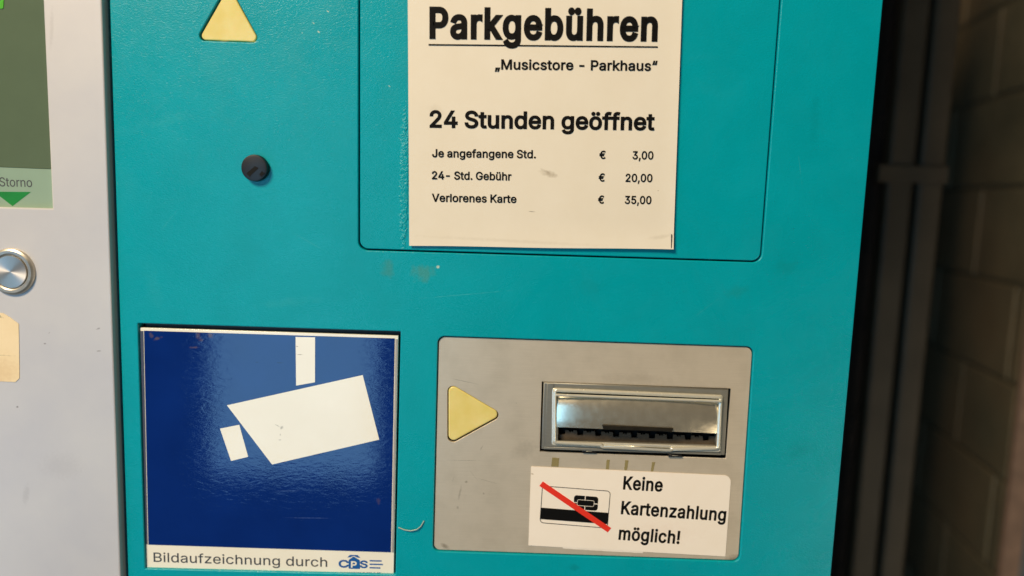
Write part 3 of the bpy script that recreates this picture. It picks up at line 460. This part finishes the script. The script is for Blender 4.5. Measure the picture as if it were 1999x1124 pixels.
for i in range(-9, 9):
    z0, z1 = zb+i*CH+0.0028, zb+(i+1)*CH-0.0028
    off = joint_t if (i % 2) else joint_t-BL/2
    ts = [0.0]+[off+k*BL for k in range(-1, 4) if 0.01 < off+k*BL < TE-0.03]+[TE-0.012]
    for a, b in zip(ts[:-1], ts[1:]): wall_box(V, F, a+0.004, b-0.004, z0, z1, -0.01, 0.003+random.uniform(-.0006, .0008))
    if i % 2: wall_box(Vm, Fm, joint_t-0.0042, joint_t+0.0042, z0+0.004, z1-0.004, -0.012, 0.0015, 0.0008)
WROOT = empty('brick_wall', (xc, YC, zb-9*CH))
tag(WROOT, 'dim olive brown brick wall beyond the conduits at the right edge', 'wall')
wall_obj('brickwork', V, F, BRICK, WROOT)
wall_obj('head_joint', Vm, Fm, LITM, WROOT)
V, F = [], []; wall_box(V, F, -0.02, TE-0.02, zb-9*CH, zb+9*CH, -0.24, 0.0004, 0.0); wall_obj('mortar_bed', V, F, MORTAR, WROOT)
V, F = [], []; wall_box(V, F, TE-0.012, TE, zb-9*CH, zb+9*CH, -0.018, 0.0045, 0.002); wall_obj('corner_trim', V, F, TRIM, WROOT)
V, F = [], []; wall_box(V, F, TE-0.0199, TE-0.004, zb-9*CH, zb+9*CH, -0.24, -0.0185, 0.0); wall_obj('end_face', V, F, PLAST, WROOT)
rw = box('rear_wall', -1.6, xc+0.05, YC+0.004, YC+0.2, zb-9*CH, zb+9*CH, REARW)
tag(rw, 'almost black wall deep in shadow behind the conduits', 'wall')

YP = 0.36
ZB0, ZT0 = 0.45, 2.3
def pipe(pxc, w, y, mat, label, collars=()):
    c = (P(pxc[0], 100, y).x+P(pxc[1], 1100, y).x)/2
    r = w*(D+y)/FPX/2
    o = plate('square_conduit', [[(c-r, ZB0), (c+r, ZB0), (c+r, ZT0), (c-r, ZT0)]], y-r, y+r*0.4, mat, None, r*0.3, bres=4)
    WORLD[o.name] = o.location.copy()
    tag(o, label, 'conduit', 'vertical conduits beside the machine')
    for py in collars:
        z = P(1700, py, y).y
        plate('collar', [[(c-r*1.1, z-0.012), (c+r*1.1, z-0.012), (c+r*1.1, z+0.012), (c-r*1.1, z+0.012)]], y-r*1.12, y+r*0.3, mat, o, r*0.2)
    return c, r
pc2 = pipe((1776, 1671), 48, YP, PIPE, 'grey brown square conduit in the middle of the three beside the teal cabinet')
pc3 = pipe((1838, 1727), 46, YP, PIPE, 'outermost grey brown square conduit, nearest the brick wall')
pc1 = pipe((1718, 1622), 44, YP+0.05, PIPE2, 'dark reddish square conduit half hidden behind the teal cabinet edge', (212, 820))
zc = P(1775, 341, YP).y
c0x, c1x = pc2[0]-pc2[1]-0.012, pc3[0]+pc3[1]+0.001
cl = plate('pipe_clamp', [rounded([(c0x, zc-0.0085), (c1x, zc-0.0085), (c1x, zc+0.0085), (c0x, zc+0.0085)], 0.002)], YP-pc2[1]-0.004, YP-pc2[1]+0.006, PIPE, None, 0.001)
tag(cl, 'flat clamp bar joining the two grey brown conduits', 'clamp')

# ============================================================ TICKET MACHINE
ZT, ZB = 1.95, 0.55
def at_z(a, b, z):      # extend the line a-b to height z
    t = (z-a.y)/(b.y-a.y); return Vector((a.x+(b.x-a.x)*t, z))
R0, R1 = P(1724, 0), P(1622, 1124)
rt, rb = at_z(R0, R1, ZT), at_z(R0, R1, ZB)
yg = -0.0040
G0, G1 = P(197.5, 0, yg), P(235, 1124, yg)
gt, gb = at_z(G0, G1, ZT), at_z(G0, G1, ZB)
MACH = empty('ticket_machine', (0, 0.14, ZB))
tag(MACH, 'teal parking pay machine with a silver display panel, yellow arrows and a chrome note slot', 'pay machine')
XL = -0.62
box('housing', XL-0.01, min(rt.x, rb.x)-0.002, 0.0125, 0.26, ZB+0.001, ZT-0.001, TEAL_PLAIN, MACH)
FT = 0.012
# openings in the front
tri_top_px = [(382, 78.5), (509, 83), (445, -32)]
tri_top = rounded(Q(tri_top_px), 2.6*MM, 10)
gv = [P(699.5, 0), P(699.5, 488), P(1486.5, 512.5), P(1525.5, 0)]
ztop = 1.56
cover = [at_z(gv[0], gv[1], ztop), gv[1], gv[2], at_z(gv[2], gv[3], ztop)]
sg = Q([(269, 631), (782, 647), (772, 1122), (283, 1110)])
sg_hole = rounded(sg, 0.4*MM, 3)
pl = Q([(855, 656), (1472, 677), (1444, 1097), (845, 1076)])
pl_hole = rounded(pl, [3.8*MM, 4.2*MM, 4*MM, 3.6*MM])
teal_l = [gt+Vector((0.0022, 0)), gb+Vector((0.0022, 0))]
plate('front_panel', [[teal_l[1], rb, rt, teal_l[0]], tri_top, rounded(cover, 5*MM), sg_hole, pl_hole], 0.0, FT, TEAL, MACH, 0.0006)
def inset(pts, d):
    pts = [Vector(p) for p in pts]; c = sum(pts, Vector((0, 0)))/len(pts); out = []; N = len(pts)
    for i, p in enumerate(pts):
        a = (p-pts[i-1]).normalized(); b = (pts[(i+1) % N]-p).normalized()
        na, nb = Vector((-a.y, a.x)), Vector((-b.y, b.x))
        if na.dot(c-p) < 0: na = -na
        if nb.dot(c-p) < 0: nb = -nb
        bi = (na+nb).normalized(); out.append(p+bi*d/max(bi.dot(na), 0.2))
    return out
plate('cover_plate', [rounded(inset(cover, 0.85*MM), 4.6*MM)], 0.0002, FT, TEAL, MACH, 0.0005)
plate('recess_backing', [inset([teal_l[1], rb, rt, teal_l[0]], 2*MM)], FT+0.0001, FT+0.0004, BLACK, MACH)
# arrows
def lens(px, r, y):
    t = Q(px, 0)
    plate('arrow_lamp', [rounded(inset(t, 0.45*MM), r, 10)], y, y+0.004, YELLOW, MACH, 0.0007)
lens(tri_top_px, 2.4*MM, 0.0010)
# silver display panel
scr_open = [P(84, 0, yg), P(102, 407, yg), P(-260, 397, yg)]
s_t, s_b = at_z(scr_open[0], scr_open[1], 1.62), scr_open[1]
xl_open = scr_open[2].x
zl = scr_open[2].y
plate('display_panel', [[Vector((XL, ZB)), gb, gt, Vector((XL, ZT))], [Vector((xl_open, zl)), s_b, s_t, Vector((xl_open, 1.62))]], yg, FT, SILVER, MACH, 0.0009, bres=3)
ys = 0.0015
bb = P(40, 325, ys).y
sr = [P(125, 0, ys).x]
zlow = P(50, 440, ys).y
SCREEN = plate('screen', [[(xl_open-0.003, bb), (sr[0], bb-0.0008), (sr[0], 1.63), (xl_open-0.003, 1.63)]], ys, ys+0.002, LCD_DARK, MACH)
LEG = plate('legend_strip', [[(xl_open-0.003, zlow), (sr[0], zlow), (sr[0], bb-0.0010), (xl_open-0.003, bb-0.0002)]], ys-0.0002, ys+0.0018, LCD_LIGHT, SCREEN)
lettering('printed_text', 'Storno', (-1, 363.5), (63, 365), 17.5, GREYINK, SCREEN, ys-0.00025, 4)
plate('printed_arrow', [Q([(-11, 374), (61, 374.5), (25, 402)], ys)], ys-0.0003, ys, GREEN, SCREEN)
plate('status_light', [rounded(Q([(-30, -30), (9, -30), (7, 17), (-30, 17)], ys), 1*MM)], ys-0.0003, ys, LIME, SCREEN)
# push button
bc = P(24, 530, yg); s_ = D/FPX
ring = lathe('push_button', bc, yg+0.0002, [(46*s_, 0), (46*s_, .0006), (44.5*s_, .0016), (41*s_, .0022), (36*s_, .0021), (33.5*s_, .0016), (32.6*s_, .0006)], SPUN, MACH)
lathe('button_cap', bc, yg, [(32*s_, 0.0004), (32*s_, .0015), (31*s_, .0018), (0.5*s_, .0016)], SPUNCAP, ring)
# black lock knob
kc = P(500, 328)
kn = lathe('lock_knob', kc, 0.001, [(25.5*s_, 0), (25.5*s_, .0034), (24.4*s_, .0042), (21*s_, .0044)], BPLAST, MACH)
knd = lambda *a: Q(a, -0.0034)
plate('key_notch', [knd((498, 324), (505, 328), (487, 345), (481, 338))], -0.00352, -0.003, BLACK, kn)
plate('key_notch', [knd((511, 334), (517, 338), (510, 345), (506, 340))], -0.00352, -0.003, BLACK, kn)

# plate with the note slot
def Z(x, y, yy=0.0): return P(1030+x/4.76, 720+y/4.76, yy)
YPL = 0.0012
slot_hole = [Z(133, 118, YPL), Z(1887, 183, YPL), Z(1842, 834, YPL), Z(113, 767, YPL)]
tri2 = [(873.5, 745), (873.5, 870.5), (984, 810)]
plate('steel_plate', [rounded(inset(pl, 0.5*MM), [3.6*MM, 4*MM, 3.8*MM, 3.4*MM]), slot_hole, rounded(Q(tri2, YPL), 3.2*MM, 10)], YPL, YPL+0.002, STEEL, MACH, 0.0002)
lens([(873.5, 745), (873.5, 870.5), (984, 810)], 2.9*MM, 0.0011)
yb = -0.0004
SLOT = plate('note_slot', [[Z(150, 127, yb), Z(1868, 192, yb), Z(1832, 802, yb), Z(128, 745, yb)],
                            [Z(262, 215, yb), Z(1778, 275, yb), Z(1758, 722, yb), Z(258, 668, yb)]], yb, 0.006, DULL, MACH, 0.0005)
plate('side_flange', [[Z(183, 133, yb), Z(243, 138, yb), Z(236, 722, yb), Z(160, 718, yb)]], yb-0.0006, yb+0.0001, DULL, SLOT, 0.0002)
plate('bottom_rail', [[Z(160, 722, yb), Z(1800, 780, yb), Z(1795, 800, yb), Z(150, 744, yb)]], yb-0.0004, yb+0.0001, DULL, SLOT, 0.0002)
yr = -0.0016
def ring_pts(L, y): return [(p.x, y, p.y) for p in L]
rp_ = rounded([Z(252, 196, yr), Z(1795, 262, yr), Z(1768, 735, yr), Z(1345, 742, yr), Z(1325, 752, yr), Z(700, 722, yr), Z(680, 704, yr), Z(252, 682, yr)],
              [1.4*MM, 1.4*MM, 1.4*MM, .4*MM, .4*MM, .4*MM, .4*MM, 1.4*MM], 6)
tube('rim', ring_pts(rp_, yr), 0.00105, RIMC, SLOT, True)
tube('upper_bead', ring_pts([Z(262, 236, yr), Z(800, 257, yr), Z(1790, 295, yr)], yr-0.0012), 0.0008, RIMC, SLOT)
# step down between the rim and the base plate
plate('rim_skirt', [rounded([Z(225, 172, yb), Z(1815, 240, yb), Z(1790, 775, yb), Z(222, 710, yb)], 1.5*MM), rounded([Z(265, 215, yb), Z(1780, 278, yb), Z(1755, 716, yb), Z(262, 664, yb)], 1*MM)], yr+0.0006, yb, RIMC, SLOT, 0.0005)
# pillow shaped flap
nu, nv = 72, 24
V, F = [], []
for j in range(nv+1):
    v = j/nv
    for i in range(nu+1):
        u = i/nu
        xz = 262+(1785-262)*u
        top = 250+(300-250)*u; bot = 540+(600-540)*u
        yy = -0.0016
        bul = (1-abs(2*u-1)**3)*0.0028
        prof = 0.0034*(1-(1-v)**2.6) - 0.0006*v*v
        y = 0.0014-bul-prof
        q = Z(xz, top+(bot-top)*v, y); V.append((q.x, y, q.y))
for j in range(nv):
    for i in range(nu):
        a = j*(nu+1)+i; F.append((a, a+nu+1, a+nu+2, a+1))
base_n = len(V)
V += [(x, y+0.0008, z) for x, y, z in V]                  # sheet thickness
F += [tuple(base_n+k for k in f[::-1]) for f in F[:nu*nv]]
for i in range(nu):                                       # close the lower and upper edge
    a = nv*(nu+1)+i; F.append((a, a+base_n, a+1+base_n, a+1)); F.append((i, i+1, i+1+base_n, i+base_n))
me = bpy.data.meshes.new('flap'); me.from_pydata(V, [], F); me.update()
FLAP = finish('flap', me, CHROME, SLOT, True); me.set_sharp_from_angle(angle=math.radians(50))
plate('flap_lip', [rounded([Z(692, 518, -.005), Z(1352, 546, -.004), Z(1334, 584, -.004), Z(1300, 574, -.004), Z(700, 556, -.004)], 0.25*MM, 3)], -0.0056, 0.0005, LIP, SLOT, 0.0004)
plate('side_cheek', [[Z(1752, 600), Z(1775, 598), Z(1768, 722), Z(1748, 718)]], -0.0015, 0.004, DULL, SLOT, 0.0003)
plate('side_cheek', [[Z(262, 530), Z(282, 532), Z(280, 662), Z(260, 662)]], -0.0015, 0.004, DULL, SLOT, 0.0003)
# comb inside the mouth
yk = 0.0026
def ctop(x): return 566+(x-285)*0.043
L = [Z(262, 690, yk), Z(262, ctop(262), yk)]
x = 285
for k in range(9):
    c = 322+k*166.8
    L += [Z(c-30, ctop(c), yk), Z(c-26, ctop(c)+42, yk), Z(c+26, ctop(c)+42, yk), Z(c+30, ctop(c), yk)]
    c2 = c+83
    if k < 8: L += [Z(c2-20, ctop(c2), yk), Z(c2-17, ctop(c2)+14, yk), Z(c2-4, ctop(c2)+14, yk), Z(c2-3, ctop(c2)+4, yk), Z(c2+3, ctop(c2)+4, yk), Z(c2+4, ctop(c2)+14, yk), Z(c2+17, ctop(c2)+14, yk), Z(c2+20, ctop(c2), yk)]
L += [Z(1775, ctop(1775), yk), Z(1775, 752, yk)]
plate('comb', [L], yk, yk+0.0012, DARKSLOT, SLOT)
plate('mouth_back', [[Z(240, 500, .007), Z(1800, 500, .007), Z(1800, 790, .007), Z(240, 760, .007)]], 0.0065, 0.0075, BLACK, SLOT)
for xx, yv in ((570, 765), (1370, 805)):
    plate('clip', [[Z(xx-62, yv-10, 0), Z(xx+62, yv-8, 0), Z(xx+62, yv+14, 0), Z(xx-62, yv+12, 0)]], -0.0003, 0.003, BPLAST, SLOT, 0.0003)
    plate('clip', [[Z(xx-26, yv-6, 0), Z(xx+26, yv-5, 0), Z(xx+30, yv+2, 0), Z(xx-30, yv+1, 0)]], -0.0008, 0.002, DULL, SLOT, 0.0003)
# yellowed stripes left under the slot
for pts in ([(1078, 893), (1092, 894), (1090, 911), (1076, 910)], [(1184.5, 897), (1190.5, 897.5), (1188.5, 916), (1182.5, 915.5)], [(1220.5, 898), (1227, 898.5), (1224, 917.5), (1218.5, 917)], [(1273, 902), (1279, 902), (1275, 920), (1270.5, 920)]):
    plate('glue_stripe', [wobble(Q(pts, YPL), 0.07*MM, 0.7*MM)], YPL-0.00012, YPL, TAPE, MACH)

# ============================================================ PRICE NOTICE
yp = -0.0012
pa, pb, pc, pd = P(799, 479.5, yp), P(1314, 486.5, yp), P(1331.5, 0, yp), P(796, 0, yp)
ptl, ptr = pa+(pd-pa).normalized()*0.210, pb+(pc-pb).normalized()*0.210
nu, nv = 60, 90; V, F = [], []
def lift(u, v):
    e = max(0.0, (0.075-v)/0.075)
    return 0.0009*e*e*(0.35+0.65*u)+0.0004*max(0, (u-0.93)/0.07)**2+0.00012*math.sin(v*23+u*5)*max(0.0, 1-u*4)
for s2 in (0, 1):
    for j in range(nv+1):
        for i in range(nu+1):
            u, v = i/nu, (j/nv)**1.5
            q = pa.lerp(pb, u).lerp(ptl.lerp(ptr, u), v)
            ed = 0.00015*math.sin(u*9) if j == 0 else 0
            V.append((q.x, yp-lift(u, v)+s2*0.00015, q.y+ed))
n1 = (nu+1)*(nv+1)
for j in range(nv):
    for i in range(nu):
        a = j*(nu+1)+i; F.append((a, a+1, a+nu+2, a+nu+1)); F.append((n1+a, n1+a+nu+1, n1+a+nu+2, n1+a+1))
for j in range(nv):
    a = j*(nu+1); F.append((a, a+nu+1, n1+a+nu+1, n1+a)); a += nu; F.append((a, n1+a, n1+a+nu+1, a+nu+1))
for i in range(nu): F.append((i, n1+i, n1+i+1, i+1)); a = nv*(nu+1)+i; F.append((a, a+1, n1+a+1, n1+a))
me = bpy.data.meshes.new('price_notice'); me.from_pydata(V, [], F); me.update()
NOTE = finish('price_notice', me, PAPER, None, True); me.set_sharp_from_angle(angle=math.radians(40))
tag(NOTE, 'cream paper notice with black parking prices taped to the teal panel', 'notice')
yt = yp-0.0002
def T(s, l, r, cap, bold, track=0, space=1.0, parent=None, mat=None): return lettering('printed_text', s, l, r, cap, mat or INK, parent or NOTE, yt, bold, space, 509.0, track)
T('Parkgebühren', (838.6, 76.2), (1283, 81.6), 59.5, 31, 42)
plate('underline', [Q([(836.5, 85.6), (1284, 90.2), (1284, 92.9), (836.5, 88.4)], yt)], yt-0.00004, yt+0.0001, INK, NOTE)
T('„Musicstore - Parkhaus“', (966, 135.6), (1283, 138.5), 19, 21, 10, 0.9)
T('24 Stunden geöffnet', (838.5, 249.3), (1277.5, 254.8), 33, 25, 8, 0.9)
for s, l, r in (('Je angefangene Std.', (843.5, 306.8), (1046, 309)), ('€', (1169.8, 310), (1181.8, 310.2)), ('3,00', (1234.6, 311), (1275.4, 311.3)),
                ('24- Std. Gebühr', (843, 349.8), (998.2, 352.3)), ('€', (1168.4, 354.2), (1180.2, 354.4)), ('20,00', (1221, 355), (1273.4, 355.5)),
                ('Verlorenes Karte', (843, 393.6), (1008, 396.2)), ('€', (1167.2, 397.2), (1178.8, 397.4)), ('35,00', (1219.6, 398), (1271.4, 398.5))):
    T(s, l, r, 15.8, 20, 8, 0.9)
plate('edge_line', [Q([(1310.5, 457), (1311.7, 457), (1311.2, 484.5), (1310, 484.5)], -0.0024)], -0.00245, -0.0021, INK, NOTE)

# ============================================================ CAMERA SURVEILLANCE SIGN
y1, y2 = 0.0016, 0.0014
SIGN = plate('surveillance_sign', [rounded(Q([(273, 639.5), (777.5, 655.5), (768.5, 1120.5), (286.5, 1107.5)], y1), .3*MM, 3)], y1, y1+0.0025, WHITEFILM, None, 0.0002)
tag(SIGN, 'blue video surveillance sign with a white camera symbol set into the teal panel', 'sign')
shd = plate('sign_recess_shade', [[P(267, 629), P(784, 645), P(774, 1126), P(281, 1114)]], 0.0062, 0.0090, DARKSHADE, SIGN)  # black sheet behind the sign painting the shade of its recess
plate('blue_field', [Q([(281, 645.3), (770.5, 660.5), (762.8, 1078), (289.5, 1063)], y2)], y2, y1+0.0001, BLUE, SIGN)
plate('edge_strip', [Q([(772, 662), (776.2, 662), (768.4, 1078.2), (764.6, 1078)], y2)], y2, y1+0.0001, GREYRIM, SIGN)
plate('edge_strip', [Q([(273.8, 646), (279.4, 646), (287.8, 1062.5), (284.8, 1062)], y2)], y2, y1+0.0001, simple('shaded_sign_edge', rgb(70, 72, 92), .4), SIGN)  # shading of the left glass edge painted as a dark strip
y3 = y2-0.00012
for nm, q in (('camera_mount', [(577, 657.5), (615, 658.3), (614.8, 746), (578, 752.6)]), ('camera_body', [(443, 791), (708, 732), (740.3, 858), (531, 906.5)]), ('camera_lens', [(429.5, 836.6), (467, 829), (484.4, 891.5), (451, 899.6)])):
    plate(nm, [Q(q, y3)], y3, y2+0.0001, WHITEFILM, SIGN)
lettering('printed_text', 'Bildaufzeichnung durch', (300, 1096.5), (638.8, 1106.5), 20.5, GREYINK, SIGN, y1-0.00006, 5, track=6)
lg = y1-0.00006
lettering('logo_letter', 'C', (660.8, 1107.5), (681, 1108), 16.5, LOGO, SIGN, lg, 26)
plate('logo_badge', [rounded(Q([(680.5, 1093), (690, 1086), (702.5, 1093.5), (703, 1110.5), (680.5, 1110)], lg), .6*MM)], lg-0.00003, lg+0.00008, LOGO, SIGN)
lettering('logo_letter', 'P', (685, 1107.8), (696.5, 1108.2), 14, WHITEFILM, SIGN, lg-0.00008, 26)
lettering('logo_letter', 'S', (702.5, 1108.5), (718, 1108.9), 16.5, LOGO, SIGN, lg, 26)
plate('logo_roof', [Q([(678, 1088), (683, 1083), (698, 1083.4), (703.5, 1089), (697, 1088), (690.5, 1084.9), (684, 1087.4)], lg)], lg-0.00003, lg+0.00008, LOGO, SIGN)
for a, b, yy in ((721.5, 745, 1093.2), (721.5, 747.5, 1100), (721.5, 742.5, 1106.8)):
    plate('logo_line', [Q([(a, yy), (b, yy+.6), (b, yy+3), (a, yy+2.4)], lg)], lg-0.00003, lg+0.00008, LOGO, SIGN)
xx = 657.0
while xx < 742:
    ww = random.uniform(1.6, 4.2)
    plate('small_print', [Q([(xx, 1112.6+xx*.006), (xx+ww, 1112.6+xx*.006), (xx+ww, 1115.4+xx*.006), (xx, 1115.2+xx*.006)], lg)], lg-0.00003, lg+0.00008, PALEINK, SIGN); xx += ww+random.choice((.9, .9, 3.2))

# ============================================================ NO CARD PAYMENT STICKER
y4 = YPL-0.0003
CARD = plate('card_sticker', [rounded(Q([(1036.8, 910.6), (1427.5, 928.4), (1416.2, 1086.2), (1031.6, 1064.6)], y4), [.2*MM, 4*MM, .2*MM, .3*MM], 6)], y4, YPL+0.0, STICK, None, 0.0)
tag(CARD, 'cream sticker with a crossed-out bank card on the steel plate below the slot', 'sticker')
yt = y4-0.00005
lettering('printed_text', 'Keine', (1216, 955.6), (1292.8, 960), 29, INK, CARD, yt, 24, track=26)
lettering('printed_text', 'Kartenzahlung', (1211.8, 1003.8), (1416.2, 1017.8), 29, INK, CARD, yt, 24, track=26)
lettering('printed_text', 'möglich!', (1207, 1053.6), (1326, 1062.3), 29, INK, CARD, yt, 24, track=26)
co = Q([(1058.3, 947.8), (1192.3, 958.2), (1186.2, 1031.5), (1053.6, 1020.6)], yt)
def frame_loops(q, d, r): return [rounded(q, r, 8), rounded(inset(q, d), max(r-d, 0.1*MM), 8)]
plate('card_outline', frame_loops(co, 0.36*MM, 2.2*MM), yt-0.00003, yt+0.0001, INK, CARD)
plate('magnetic_stripe', [Q([(1055.3, 990.6), (1188.6, 1001), (1186.8, 1023), (1053.8, 1013)], yt)], yt-0.00005, yt+0.0001, INK, CARD)
ch = Q([(1120.8, 966.2), (1168.2, 970), (1166.4, 997), (1119.4, 993.6)], yt)
plate('card_chip', [rounded(ch, 1.6*MM)], yt-0.00003, yt+0.0001, INK, CARD)
e0, e1 = yt-0.00006, yt+0.00005
plate('chip_contact', frame_loops(Q([(1127, 974.5), (1160.5, 977.2), (1159.4, 989.2), (1126, 986.6)], yt), 0.22*MM, .9*MM), e0, e1, STICK, CARD)
for q in ([(1142, 967.5), (1143.4, 967.6), (1143, 975.6), (1141.6, 975.5)], [(1141, 988), (1142.4, 988.1), (1142, 995.6), (1140.6, 995.5)],
          [(1118, 979.6), (1127, 980.3), (1127, 981.7), (1118, 981)], [(1160, 982.6), (1169, 983.3), (1169, 984.7), (1160, 984)]):
    plate('chip_contact', [Q(q, yt)], e0, e1, STICK, CARD)
plate('red_slash', [Q([(1059.8, 939.6), (1193.2, 1030.6), (1186.2, 1038.8), (1052.8, 948.2)], yt)], yt-0.0001, yt+0.0001, RED, CARD)
plate('sticker_remnant', [wobble(Q([(1098, 1067.6), (1180, 1072), (1256, 1076.6), (1255, 1079.4), (1180, 1075.4), (1099, 1070.4)], YPL), .08*MM)], YPL-0.00012, YPL, STICK, MACH)

# ============================================================ TORN STICKER, GLUE STRAND
tl = Q([(-60, 610), (6, 611), (18, 618), (37, 632), (38.5, 738), (31, 745.5), (-60, 742)], yg)
ts_ = plate('torn_sticker', [wobble(rounded(tl, [0, .4*MM, .4*MM, 1.2*MM, 1.6*MM, 1.8*MM, 0]), .07*MM, .9*MM)], yg-0.00025, yg, TORN, None, 0.0)
tag(ts_, 'torn yellowed paper sticker on the silver panel below the round button', 'sticker')
st = [(778, 1029), (790, 1033), (802, 1034.5), (814, 1032), (822, 1026), (828, 1016)]
pts = [(P(a, b).x, -0.0003-0.0008*math.sin(i/5*math.pi), P(a, b).y) for i, (a, b) in enumerate(st)]
gs = tube('glue_strand', pts, 0.00032, simple('dried_glue', rgb(170, 190, 175), 0.3, var=.2), None)
tag(gs, 'thin curved strand of dried glue between the blue sign and the steel plate', 'glue strand')
